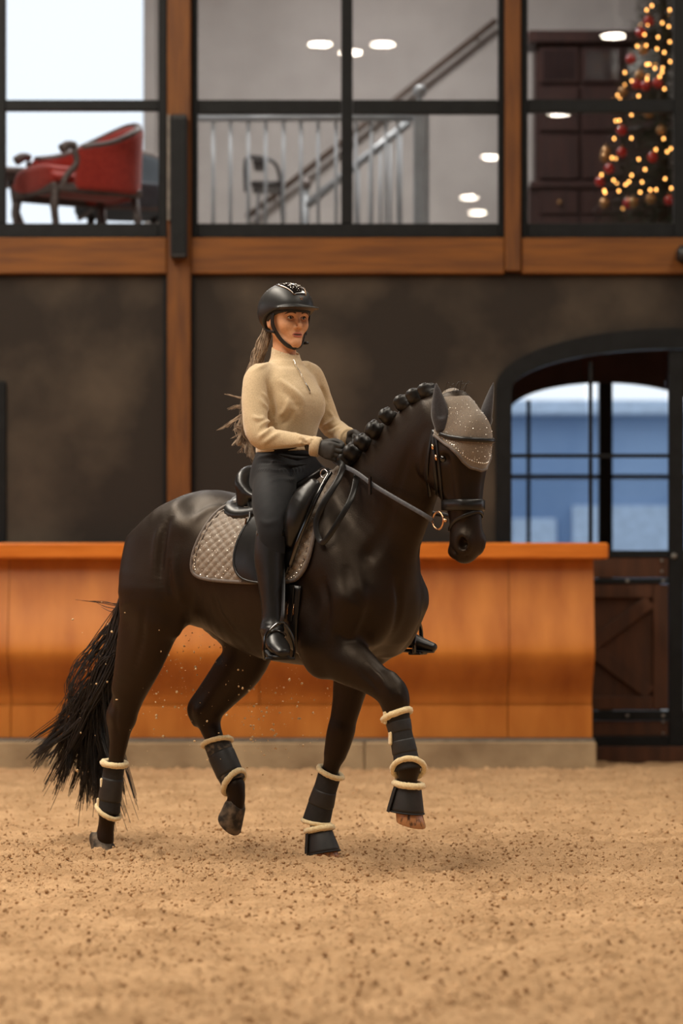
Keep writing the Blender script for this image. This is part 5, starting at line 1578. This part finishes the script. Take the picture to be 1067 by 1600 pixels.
M_BOOT = material('black_boot_leather', (0.007, 0.0065, 0.006), 0.36, (0.010, 0.009, 0.0085), 50, bump=0.15, bump_scale=260, spec=0.42, bump_dist=0.001)
M_GLOVE = material('charcoal_glove', (0.022, 0.020, 0.018), 0.65, (0.034, 0.031, 0.028), 60, bump=0.3, bump_scale=420, bump_dist=0.001)
M_HELM = material('matte_black_shell', (0.012, 0.0118, 0.0115), 0.42, (0.017, 0.0165, 0.016), 300, bump=0.05, bump_scale=600, spec=0.42, bump_dist=0.0005)
M_RHAIR = material('ash_brown_hair', lin((112, 94, 78)), 0.5, lin((188, 166, 140)), 30, spec=0.5)

rider = empty('person', HO, -TH)
tag(rider, 'rider in beige zip sweater, black helmet, breeches and tall boots, holding reins', 'person')
Yv = (0, 1, 0)
# head frame, turned a further 22 degrees to the right
QA = math.radians(22)
RC = HP(449, 499, 0.0)
RU = np.array([math.cos(QA), -math.sin(QA), 0]); RV = np.array([math.sin(QA), math.cos(QA), 0]); RZ = np.array([0, 0, 1.0])
G = 1.05
def rh(u, v, z): return RC + G * (u * RU + v * RV + z * RZ)
R3 = (RU, RV, RZ)

neck0 = HP(444, 572, 0.0); chest = HP(453, 628, 0.0); waist = HP(447, 690, 0.0); pelvis = HP(442, 735, 0.0)
shR = HP(402, 594, -.165); elR = HP(405, 681, -.245); wrR = HP(494, 698, -.135)
shL = HP(487, 592, .165); elL = HP(516, 664, .245); wrL = HP(543, 683, .125)

# ---- skin: head, neck and trunk as one surface
f = Field(RC - (.22, .20, .80), RC + (.20, .20, .16), 0.0034)
f.ball(rh(-.012, 0, .035), [G * q for q in (.098, .077, .092)], 0.02, R3)
f.tube([rh(.040, 0, .03), rh(.043, 0, -.02), rh(.046, 0, -.062), rh(.056, 0, -.094)], [(G * a, G * b) for a, b in ((.065, .050), (.057, .046), (.039, .040), (.021, .027))], 0.03, RV, 4)
for sd in (-1, 1):
    f.tube([rh(-.012, sd * .058, -.03), rh(.000, sd * .049, -.060), rh(.036, sd * .029, -.089), rh(.064, sd * .010, -.104)], [G * .016, G * .017, G * .015, G * .013], 0.03, Yv, 4)
    f.ball(rh(.058, sd * .037, -.030), G * .021, 0.035)
    f.ball(rh(.090, sd * .030, -.001), [G * .017, G * .019, G * .0115], 0.014, R3, 'sub')
    f.ball(rh(.0915, sd * .0125, -.041), G * .0070, 0.008)
    f.tube([rh(.066, sd * .052, .012), rh(.082, sd * .032, .019), rh(.086, sd * .010, .014)], [G * .008, G * .009, G * .008], 0.016, Yv, 3)
    f.ball(rh(-.012, sd * .079, -.010), [G * .018, G * .008, G * .030], 0.008, R3)
    f.ball(rh(-.006, sd * .088, -.006), [G * .010, G * .006, G * .017], 0.006, R3, 'sub')
    f.ball(rh(.070, sd * .014, -.068), G * .013, 0.02)
f.tube([rh(.084, 0, .010), rh(.094, 0, -.016), rh(.109, 0, -.033), rh(.106, 0, -.040)], [G * .0070, G * .0075, G * .0092, G * .0085], 0.012, Yv, 4)
f.ball(rh(.070, 0, -.100), G * .015, 0.015)
f.tube([rh(-.022, 0, -.03), rh(-.026, 0, -.09), neck0 + (0, 0, .02), neck0 - (0, 0, .05)], [(.054, .058), (.050, .054), (.052, .054), (.06, .06)], 0.03, RV, 4)
f.tube([neck0 - (0, 0, .02), chest, waist, pelvis], [(.10, .05), (.13, .085), (.11, .08), (.13, .10)], 0.03, Yv, 4)
f.tube([shR + (0, .04, 0), neck0 - (0, 0, .03), shL - (0, .04, 0)], [.03, .04, .03], 0.03, (1, 0, 0), 3)
BV, BQ = f.mesh(2)
mesh_np('body', BV, BQ, M_SKIN, rider)
RBVH = bvh_of(BV, BQ)

# ---- face details
for sd in (-1, 1):
    c = rh(.0715, sd * .0305, -.001)
    ey = MB().lathe([(0.0005, -.0125), (.006, -.011), (.0105, -.0065), (.0125, 0), (.0105, .0065), (.006, .011), (.0005, .0125)], 14).build('eye', M_EYEW, rider, True)
    ey.location = c
    look = _unit(RU * .98 + RV * .05)
    Mx = Matrix.Translation(Vector(c - c + look * .0112)) @ Vector(look).to_track_quat('Z', 'Y').to_matrix().to_4x4()
    ir = MB().lathe([(0.0002, .0020), (.003, .0017), (.0056, .0004), (.0058, -.001)], 14, Mx).build('iris', M_IRIS, ey, True)
    lid = [rh(.079, sd * .0155, -.0005), rh(.0845, sd * .024, .0060), rh(.0835, sd * .034, .0062), rh(.075, sd * .0455, .0005)]
    MB().tube(spline(lid, 5), [.0015] + [.0024] * 14 + [.0012], 6).build('eyelash', M_BROW, rider, True)
    lid2 = [rh(.079, sd * .0155, -.002), rh(.0825, sd * .026, -.0080), rh(.080, sd * .036, -.0072), rh(.074, sd * .0455, -.001)]
    MB().tube(spline(lid2, 5), .0022, 6).build('lower_eyelid', M_SKIN, rider, True)
    br = [snap(rh(.095, sd * .0125, .0165), .0005, RBVH)[0], snap(rh(.095, sd * .028, .0215), .0005, RBVH)[0], snap(rh(.085, sd * .042, .0195), .0005, RBVH)[0], snap(rh(.074, sd * .053, .0125), .0005, RBVH)[0]]
    MB().tube(spline(br, 4), [.0018] + [.0030] * 9 + [.0022, .0016, .001], 6, flat=(1, .55), side=RZ).build('eyebrow', M_BROW, rider, True)
def front(v, z, off):
    """point on the face under (v, z) seen from straight ahead"""
    o_ = rh(.25, v, z); r = RBVH.ray_cast(Vector(o_), Vector(-RU)); return np.array(r[0]) + RU * off
def lip(zs, r, off):
    vs = [-.0225, -.012, 0, .012, .0225]
    q = [front(v, z, off if abs(v) < .02 else -.001) for v, z in zip(vs, zs)]
    rr = [.0012] + [r * (.5 + .5 * math.sin(math.pi * (i + 1) / 21)) for i in range(19)] + [.0012]
    return spline(q, 5), rr
mbp = MB(); a, r_ = lip([-.0690, -.0645, -.0650, -.0645, -.0690], .0044, -.0010); mbp.tube(a, r_, 8, flat=(1, .8), side=RZ)
a, r_ = lip([-.0705, -.0755, -.0766, -.0755, -.0705], .0054, -.0010); mbp.tube(a, r_, 8, flat=(1, .8), side=RZ); mbp.build('lips', M_LIP, rider, True)
a, r_ = lip([-.0698, -.0701, -.0704, -.0701, -.0698], .0022, .0012); MB().tube(a, r_, 6).build('mouth_opening', M_BROW, rider, True)

# ---- sweater
f = Field((-.36, -.42, 1.62), (.52, .44, 2.32), 0.0055)
T = [(waist - (0, 0, .045), .150, .118), (waist + (0, 0, .02), .146, .116), (HP(451, 660, 0), .146, .116), (chest, .152, .112), (HP(450, 603, 0), .160, .102), (HP(446, 585, 0), .130, .085), (HP(445, 572, 0), .085, .070)]
f.tube([t[0] for t in T], [(t[1], t[2]) for t in T], 0.02, Yv, 4, cap=.25)
for sd in (-1, 1): f.ball(chest + (.058, sd * .060, -.012), (.052, .062, .06), 0.07)
f.tube([HP(445, 580, 0), rh(-.018, 0, -.150), rh(-.012, 0, -.112)], [(.075, .072), (.062, .066), (.060, .064)], 0.03, RV, 3, cap=.2)
f.tube([shR + (0, .05, .028), shR, (shR + elR) / 2 + (-.01, -.01, 0), elR, elR * .55 + wrR * .45 + (0, 0, -.004), wrR], [(.05, .05), (.058, .060), (.054, .058), (.049, .052), (.046, .046), (.038, .040)], 0.025, (1, 0, 0), 5)
f.tube([shL + (0, -.05, .028), shL, (shL + elL) / 2 + (-.01, .01, 0), elL, (elL + wrL) / 2, wrL], [(.05, .05), (.057, .058), (.053, .056), (.048, .050), (.043, .043), (.038, .040)], 0.025, (1, 0, 0), 5)
# hem ends cleanly at the waistband, collar open for the neck, sleeves for the wrists
f.plane(waist - (0, 0, .055), (0.10, 0, -1.0))
f.plane(rh(-.010, 0, -.128), (0.36, -.05, 1.0))
f.tube([rh(-.016, 0, -.16), rh(-.008, 0, -.09)], [.054, .056], 0.0, RV, 2, op='sub')
V, Q = f.mesh(2)
V = V + 0.0022 * (vnoise(V + 3, 28)[:, None] - .5) * np.array([1, 1, .6])
SBVH = bvh_of(V, Q)
def on_knit(*pix): return [q for q in (hit(x, y, SBVH)[0] for x, y in pix) if q is not None]
V = crease(V, Q, [(a_, b_ * 1.45, c_) for a_, b_, c_ in [
    (on_knit((404, 668), (416, 659), (429, 660)), .010, .009), (on_knit((404, 676), (418, 667), (431, 665)), -.007, .007), (on_knit((404, 684), (420, 673), (434, 669)), .010, .009), (on_knit((410, 694), (424, 684), (438, 676)), .006, .010),
    (on_knit((394, 650), (404, 655), (414, 652)), .006, .010), (on_knit((416, 592), (422, 615), (427, 640), (428, 655)), -.012, .012), (on_knit((408, 612), (417, 624), (424, 634)), .006, .008), (on_knit((404, 622), (414, 634), (422, 642)), .005, .008),
    (on_knit((434, 592), (455, 608), (476, 630)), .007, .014), (on_knit((440, 610), (458, 625), (470, 645)), -.006, .014), (on_knit((436, 650), (446, 640), (452, 622)), .006, .012), (on_knit((440, 664), (452, 655), (458, 640)), -.005, .010),
    (on_knit((452, 657), (475, 667), (499, 673)), .009, .010), (on_knit((456, 668), (478, 677), (499, 680)), -.006, .008), (on_knit((446, 672), (470, 684), (496, 688)), .007, .009),
    (on_knit((473, 683), (470, 692), (468, 702)), .005, .006), (on_knit((480, 682), (478, 692), (476, 703)), -.004, .006), (on_knit((486, 682), (485, 692), (484, 702)), .005, .006),
    (on_knit((504, 665), (516, 662), (528, 657)), .008, .008), (on_knit((506, 671), (518, 668), (531, 662)), -.006, .007), (on_knit((508, 677), (521, 674), (535, 667)), .008, .008), (on_knit((500, 603), (507, 615), (512, 630)), -.007, .010), (on_knit((512, 640), (520, 652), (526, 660)), .005, .008),
    (on_knit((396, 580), (410, 572), (424, 566)), .004, .010)] if len(a_) == 3 or len(a_) == 4])
swe = mesh_np('sweater', V, Q, M_KNIT, rider)
SBVH = bvh_of(V, Q)
for nm, w_, d_, r_ in (('cuff', wrR, wrR - elR, .0415), ('cuff', wrL, wrL - elL, .0415)):
    d_ = _unit(d_)
    MB().tube([w_ - d_ * .022, w_ - d_ * .018, w_ + d_ * .014, w_ + d_ * .018], [r_ - .002, r_ + .002, r_ + .001, r_ - .004], 24).build(nm, M_KNIT, swe, True)
# zip
zp = []
for t in np.linspace(0, 1, 14):
    u_ = rh(.062, -.004, -.150) * (1 - t) + (chest + (.11, -.004, .035)) * t
    p, n = snap(u_ + (.03, -.008, 0), .0015, SBVH); zp.append((p, n))
A = np.array([q[0] for q in zp]); B = np.array([q[1] for q in zp])
strap(MB(), A, B, .012, .0015).build('zip_tape', M_KNIT, swe, True)
m = MB()
for i in range(len(A) - 1):
    for q in (0, .33, .66):
        p = A[i] * (1 - q) + A[i + 1] * q + B[i] * .002
        crystal(m, p, B[i], .0026)
m.build('zip_teeth', M_STEEL, swe)
strap(MB(), [A[-5] + B[-5] * .002, A[-4] + B[-4] * .004, A[-2] + B[-2] * .003], [B[-5], B[-4], B[-2]], .006, .002).build('zip_pull', M_STEEL, swe)

# ---- breeches
hipR = np.array([.04, -.085, pelvis[2] - .04]); knR = HP(424, 826, -.335); ankR = HP(425, 982, -.385); toeR = HP(438, 1022, -.475)
hipL = hipR * [1, -1, 1]; knL = np.array([knR[0] + .02, .335, knR[2]]); ankL = np.array([.30, .385, ankR[2] + .01]); toeL = HP(650, 1014, .43)
f = Field((-.22, -.48, 1.25), (.45, .48, 1.86), 0.006)
f.tube([pelvis - (.01, 0, .06), pelvis, waist - (0, 0, .03)], [(.155, .125), (.158, .122), (.138, .105)], 0.03, Yv, 4, cap=.6)
for h_, k_, sd in ((hipR, knR, -1), (hipL, knL, 1)):
    sh = knR if sd < 0 else knL; an = ankR if sd < 0 else ankL
    f.tube([h_, h_ * .5 + k_ * .5 + (.015, sd * .03, .01), k_ + (0, 0, .01), k_ * .75 + an * .25], [(.095, .105), (.085, .092), (.062, .066), (.055, .058)], 0.05, Yv, 10)
# creases at the hip
for (a_, b_, c_) in (((.10, -.15, .06), (.15, -.10, .045), (.17, -.04, .05)), ((.08, -.17, .03), (.15, -.13, .012), (.19, -.07, .02)), ((.02, -.165, .10), (.09, -.13, .09), (.13, -.06, .095))):
    f.tube([pelvis + a_, pelvis + b_, pelvis + c_], [.006, .011, .006], 0.02, Yv, 4)
V, Q = f.mesh(6)
PBVH = bvh_of(V, Q)
def on_br(*pix): return [q for q in (hit(x, y, PBVH)[0] for x, y in pix) if q is not None]
V = crease(V, Q, [(a_, b_, c_) for a_, b_, c_ in [(on_br((402, 716), (430, 712), (470, 718)), .008, .009), (on_br((402, 724), (432, 722), (474, 726)), -.006, .008), (on_br((402, 734), (434, 736), (480, 732)), .008, .010),
    (on_br((424, 752), (455, 750), (486, 738)), .007, .010), (on_br((424, 745), (455, 743), (486, 732)), -.005, .008), (on_br((404, 812), (418, 818), (436, 812)), .003, .012)] if len(a_) > 2])
br = mesh_np('breeches', V, Q, M_BREECH, rider)
MB().tube([waist - (0, 0, .062), waist - (0, 0, .058), waist - (0, 0, .03), waist - (0, 0, .026)], [.140, .144, .142, .135], 36, flat=(1.0, .80), side=Yv).build('waistband', M_BREECH, br, True)

# ---- tall boots
def tall_boot(kn, an, toe, sd):
    lo = np.minimum(np.minimum(kn, an), toe) - .12; hi = np.maximum(np.maximum(kn, an), toe) + .12
    f = Field(lo, hi, 0.005)
    d = _unit(an - kn); top = kn + d * .012
    back = np.array([-1.0, 0, 0])
    f.tube([top, kn * .72 + an * .28 + back * .012, (kn + an) / 2 + back * .006, kn * .22 + an * .78, an], [(.060, .066), (.060, .068), (.053, .058), (.043, .046), (.041, .046)], 0.02, Yv, 5, cap=.12)
    fa = _unit(toe - an); hor = _unit(fa * [1, 1, 0])
    heel = an + np.array([0, 0, -.075]) - hor * .035
    ball = an + hor * .125 + np.array([0, 0, -.088]); tip = an + hor * .195 + np.array([0, 0, -.098])
    lat = np.cross(np.array([0, 0, 1.0]), hor)
    f.tube([an + (0, 0, -.01), an + hor * .05 + np.array([0, 0, -.050]), ball + (0, 0, .012), tip], [(.042, .046), (.043, .042), (.047, .030), (.030, .020)], 0.025, lat, 5)
    f.tube([an, heel + (0, 0, .03), heel], [(.040, .042), (.035, .036), (.033, .028)], 0.02, lat, 3)
    b = mesh_np('tall_boot', *f.mesh(2), M_BOOT, rider)
    m = MB().tube([heel + (0, 0, -.018), heel + hor * .03 + np.array([0, 0, -.020]), (heel + ball) / 2 + np.array([0, 0, -.030]), ball + (0, 0, -.026), tip + (0, 0, -.018)], [.030, .033, .030, .048, .028], 14, flat=(1, .22), side=lat)
    m.build('sole', M_GRIP, b, True)
    # spur strap and top cuff
    t0_ = kn + d * .008
    m = MB().tube([t0_, t0_ + d * .004, t0_ + d * .03, t0_ + d * .036], [.060, .0645, .064, .060], 26, flat=(.96, 1.06), side=Yv); m.build('top_cuff', M_PATENT, b, True)
    sp = [an + hor * .055 + lat * .045 + np.array([0, 0, -.03]), an + hor * .07 + np.array([0, 0, -.008]), an + hor * .055 - lat * .045 + np.array([0, 0, -.03])]
    m = MB().tube(spline([an - hor * .052 + np.array([0, 0, -.04])] + [sp[0], sp[1], sp[2]] + [an - hor * .052 + np.array([0, 0, -.04])], 6), .005, 6); m.build('spur_strap', M_PATENT, b, True)
    MB().tube([an - hor * .045 + np.array([0, 0, -.04]), an - hor * .085 + np.array([0, 0, -.045])], [.006, .004], 8).build('spur', M_STEEL, b, True)
    return hor, ball, lat
hR, ballR, latR = tall_boot(knR, ankR, toeR, -1)
hL, ballL, latL = tall_boot(knL, ankL, toeL, 1)

# ---- stirrups and leathers belong to the saddle
for (hor, ball, lat, kn, an, sd) in ((hR, ballR, latR, knR, ankR, -1), (hL, ballL, latL, knL, ankL, 1)):
    tr = ball + np.array([0, 0, -.036])
    topp = tr + np.array([0, 0, .150]) + lat * (-.012 * sd)
    loop = spline([tr - lat * .062, tr - lat * .066 + np.array([0, 0, .05]), tr - lat * .048 + np.array([0, 0, .11]), topp, tr + lat * .048 + np.array([0, 0, .11]), tr + lat * .066 + np.array([0, 0, .05]), tr + lat * .062], 5)
    MB().tube(loop, .0065, 8, flat=(1.5, 1), side=hor).build('stirrup_iron', M_PATENT, saddle, True)
    MB().box((-.064, -.028, -.006), (.064, .028, .006), Matrix.Translation(Vector(tr)) @ Matrix((( *lat, ), ( *hor, ), (0, 0, 1))).transposed().to_4x4(), .004).build('stirrup_tread', M_GRIP, saddle)
    inn = np.array([0, -sd, 0.0])
    q = [topp, topp + np.array([0, 0, .05]) + inn * .01, (topp + kn) / 2 + inn * .058 + np.array([-.01, 0, 0]), kn + inn * .075 + np.array([-.02, 0, .02])]
    A = spline(q, 5); strap(MB(), A, [-inn] * len(A), .020, .004).build('stirrup_leather', M_GRIP, saddle, True)

# ---- gloved hands, fingers closed on the reins
def fist(wr, el, sd, pitch=-.25):
    """sd -1 right hand (palm faces left), +1 left hand"""
    a = _unit(wr - el); a = _unit(a * [1, .55, 1] + np.array([0.1, 0, pitch * .3]))
    inw = np.array([0, -sd, 0.0]) ; inw = _unit(inw - inw.dot(a) * a); up = np.cross(a, inw) * (1 if sd > 0 else -1)
    if up[2] < 0: up = -up
    f = Field(wr - .13, wr + .16, 0.0032)
    f.tube([wr - a * .03, wr + a * .015, wr + a * .05 - inw * .004, wr + a * .082 - inw * .006], [(.030, .028), (.030, .023), (.038, .019), (.037, .017)], 0.012, up, 4)
    for i in range(4):
        ln = (.96, 1.05, 1.0, .84)[i]; zz = .030 - i * .0195
        K = wr + a * (.082 - .006 * abs(i - 1)) + up * zz - inw * .007
        p1 = K + a * .032 * ln + inw * .012 - up * .004
        p2 = p1 + inw * .026 * ln - a * .006
        p3 = p2 - a * .022 + inw * .002
        f.tube([K - a * .015, K, p1, p2, p3], [.0100, .0108, .0100, .0095, .0080], 0.004, up, 4)
    tb = wr + a * .028 + up * .022 + inw * .012
    t1 = wr + a * .062 + up * .040 + inw * .020; t2 = wr + a * .094 + up * .041 + inw * .022; t3 = wr + a * .112 + up * .036 + inw * .020
    f.tube([tb, t1, t2, t3], [.016, .0125, .0112, .0090], 0.008, up, 4)
    g = mesh_np('glove', *f.mesh(1), M_GLOVE, rider)
    return wr + a * .085 + inw * .022, a, inw, up
gripR, aR, iR, uR = fist(wrR, elR, -1)
gripL, aL, iL, uL = fist(wrL, elL, 1)

# ---- reins (part of the bridle)
bitR = BITC - HU * .030 + HT * .0; bitL = mirror_head(bitR)
def rein(name, pts, width, side=None, mat=None, n=7):
    A = spline(np.array(pts), n)
    N_ = np.repeat(np.array([side if side is not None else (0, -1.0, 0.25)]), len(A), 0)
    return strap(MB(), A, N_, width, .0035).build(name, mat or M_REIN, BR, True)
rein('rein', [bitR, HP(660, 803, -.15), HP(620, 780, -.17), HP(585, 759, -.17), HP(556, 738, -.15), gripR + uR * -.04, gripR], .019)
nL = np.array([.62, .19, 1.50])
rein('rein', [bitL, (bitL + nL) / 2 + (0, .03, 0), nL, np.array([.45, .20, 1.62]), gripL - uL * .03, gripL], .019, (0, 1.0, .25))
rein('rein_bight', [gripL + uL * .03, gripL + aL * .03 + uL * .02 + np.array([0, -.03, 0]), HP(551, 715, .02), HP(557, 738, -.10), HP(550, 775, -.20), HP(530, 812, -.255), HP(508, 845, -.285), HP(498, 842, -.29), HP(494, 815, -.285), HP(508, 782, -.26), HP(528, 750, -.20), HP(535, 728, -.14), gripR - uR * .03], .024, (.6, -.8, .0), M_LEATHER)
c = HP(579, 758, -.178)
strap(MB(), [c + (0, 0, .035), c, c - (0, 0, .04)], [(0, -1, 0)] * 3, .012, .010).build('rein_stop', M_LEATHER, BR)

# ---- helmet
f = Field(RC - (.24, .2, .12), RC + (.24, .2, .24), 0.0036)
HCc = (-.012, 0, .047)
f.ball(rh(*HCc), [.142, .112, .108], 0, R3)
f.ball(rh(-.03, 0, .029), [.125, .108, .10], 0.02, R3)
f.ball(rh(.062, 0, -.117), [.158, .24, .165], 0.008, R3, 'sub')
f.plane(rh(0, 0, -.040), (0, 0, -1), 0.006)
f.ball(rh(.088, 0, .038), [.085, .098, .0075], 0.010, R3)
f.ball(rh(-.010, 0, .027), [.118, .093, .098], 0.004, R3, 'sub')
hel = mesh_np('helmet', *f.mesh(1), M_HELM, rider)
LBVH = bvh_of(*f.mesh(1))
# liner
f2 = Field(RC - (.2, .16, .1), RC + (.2, .16, .2), 0.005)
f2.ball(rh(-.012, 0, .030), [.124, .099, .102], 0, R3); f2.ball(rh(.07, 0, -.119), [.150, .24, .150], 0.005, R3, 'sub'); f2.plane(rh(0, 0, -.045), (0, 0, -1))
f2.ball(rh(-.010, 0, .026), [.104, .083, .092], 0.003, R3, 'sub')
mesh_np('liner', *f2.mesh(1), M_GRIP, hel)
# glossy centre panel with crystals, and moulded ridges
rows = []
for i, th in enumerate(np.linspace(math.radians(24), math.radians(128), 22)):
    wv = .030 + .026 * math.sin(math.pi * min(1, i / 21 * 1.15)) ** 1.2 if i < 19 else .034 - .006 * (i - 18)
    row = []
    for j in range(11):
        v = wv * (j / 5 - 1)
        d = _unit(RU * math.cos(th) + RZ * math.sin(th))
        o = rh(-.012, 0, .038) + RV * v
        r = LBVH.ray_cast(Vector(o + d * .3), Vector(-d))
        row.append(np.array(r[0]) + d * .0022 if r[0] is not None else o + d * .12)
    rows.append(row)
V = np.array(rows); ids = np.arange(22 * 11).reshape(22, 11)
Q = np.stack([ids[:-1, :-1], ids[:-1, 1:], ids[1:, 1:], ids[1:, :-1]], -1).reshape(-1, 4)
o = mesh_np('gloss_panel', V.reshape(-1, 3), Q, M_PATENT, hel); md = o.modifiers.new('thickness', 'SOLIDIFY'); md.thickness = .003
MB().tube(np.concatenate([V[:, 0], V[::-1, -1]]), .0022, 6, closed=True).build('panel_trim', material('bronze_trim', (0.16, 0.10, 0.06), 0.3, metal=1.0), hel, True)
m = MB()
for i in range(60):
    a_, b_ = random.randrange(2, 10), random.randrange(2, 9)
    p = V[a_, b_] + RU * random.uniform(-.004, .004) + RV * random.uniform(-.003, .003)
    n = _unit(p - rh(-.012, 0, .03)); crystal(m, p + n * .001, n + np.array([random.gauss(0, .3) for _ in range(3)]), .0019)
tag(m.build('crystals', M_CRYSTAL, hel), 'tiny crystals on the helmet front', kind='stuff')
# small emblem on the front of the shell
d = _unit(RU * math.cos(.22) + RZ * math.sin(.22)); r = LBVH.ray_cast(Vector(rh(-.012, 0, .045) + d * .3), Vector(-d))
if r[0] is not None:
    p = np.array(r[0]); mb = MB()
    mb.tube([p + RV * .008 + RZ * .008, p + d * .002, p - RV * .008 + RZ * .008], .0012, 5); mb.tube([p + RV * .006 - RZ * .004, p + d * .002 - RZ * .001, p - RV * .006 - RZ * .004], .0012, 5)
    mb.build('emblem', M_BRASS, hel)
# harness
for sd in (-1, 1):
    q = [rh(.030, sd * .086, .018), rh(.022, sd * .080, -.030), rh(.032, sd * .060, -.074), rh(.056, sd * .034, -.111), rh(.064, 0, -.124)]
    A = spline(q, 6); N_ = [_unit(p - rh(0, 0, -.03)) for p in A]
    strap(MB(), A, N_, .021, .004).build('chin_strap', M_GRIP, hel, True)
    q = [rh(-.070, sd * .066, -.030), rh(-.035, sd * .076, -.048), rh(.026, sd * .075, -.058)]
    A = spline(q, 5); strap(MB(), A, [_unit(p - rh(0, 0, -.03)) for p in A], .012, .003).build('rear_strap', M_GRIP, hel, True)
MB().box((-.012, -.010, -.006), (.012, .010, .006), Matrix.Translation(Vector(rh(.052, .058, -.100))), .004).build('strap_buckle', M_GRIP, hel)

# ---- ponytail and loose hair
paths = []
g = random.gauss
for i in range(26):                          # wavy locks
    ex, ey = random.choice([(392, 712), (388, 716), (383, 708), (377, 694), (390, 702), (371, 670), (367, 690), (394, 692)])
    base = [HP(417 + g(0, 2), 521 + g(0, 3), g(0, .010)), HP(407 + g(0, 3), 545 + g(0, 3), g(0, .010)), HP(397 + g(0, 4), 585 + g(0, 4), g(0, .015)), HP(391 + g(0, 5), 635 + g(0, 5), g(0, .02)), HP(387 + g(0, 6), 672 + g(0, 5), -.02 + g(0, .015)), HP(ex + g(0, 4), ey + g(0, 5), -.03 + g(0, .015))]
    for q in range(16):
        o_ = np.array([g(0, .006) for _ in range(3)])
        paths.append((spline([p_ + o_ * (1, 1, 1.2, 1.3, 1.1, .5)[j] + np.array([g(0, .0015) for _ in range(3)]) for j, p_ in enumerate(base)], 4), random.uniform(.6, 1.2)))
for (a_, b_, c_) in (((392, 640), (372, 636), (356, 640)), ((392, 645), (374, 650), (350, 668)), ((390, 652), (378, 660), (362, 672)), ((392, 620), (376, 622), (350, 616)), ((390, 668), (376, 676), (362, 684)), ((392, 676), (378, 686), (364, 694)), ((392, 600), (380, 612), (378, 622)), ((390, 690), (380, 700), (372, 708)), ((392, 648), (372, 654), (340, 672))):
    for k in range(10):
        o1, o2 = g(0, 1.0), g(0, 1.0); zz = g(0, .008)
        paths.append((spline([HP(a_[0] + 4, a_[1] + 2 * o1, zz), HP(b_[0] + o2, b_[1] + 1.6 * o1, zz), HP(c_[0] + g(0, 2) + abs(g(0, 4)), c_[1] + .7 * o1, zz)], 6), .7))
V, Q = strand_mesh(paths, .0019, .0009)
tag(mesh_np('ponytail', V, Q, M_RHAIR, rider), 'long ash brown ponytail blowing behind her back')
# ================================================================== sand kicked up by the hind hooves
n = 520
k_ = RNG.random(n)
gx = np.where(k_ < .45, 310 + 62 * RNG.standard_normal(n), np.where(k_ < .85, 430 + 55 * RNG.standard_normal(n), 210 + 60 * RNG.standard_normal(n)))
gy = np.where(k_ < .45, 1040 + 55 * RNG.standard_normal(n), np.where(k_ < .85, 1110 + 48 * RNG.standard_normal(n), 1060 + 70 * RNG.standard_normal(n)))
gy = np.minimum(gy, 1210)
gY = 13.2 + .18 * RNG.standard_normal(n)
pos = np.array([tuple(P(x, y, yy)) for x, y, yy in zip(gx, gy, gY)])
# keep grains clear of the horse
keep = [i for i in range(n) if (HBVH.find_nearest(Vector(w2l(pos[i])))[3] or 0) > .03]
pos = pos[keep]
V, Fc = clods(len(pos), pos, .0012, .0065)
tag(mesh_np('flying_sand', V, Fc, material('sand_grain', lin((206, 170, 124)), .9, lin((226, 196, 152)), 20), None, True), 'grains of sand kicked up into the air around the lifted hind leg', 'sand', kind='stuff')
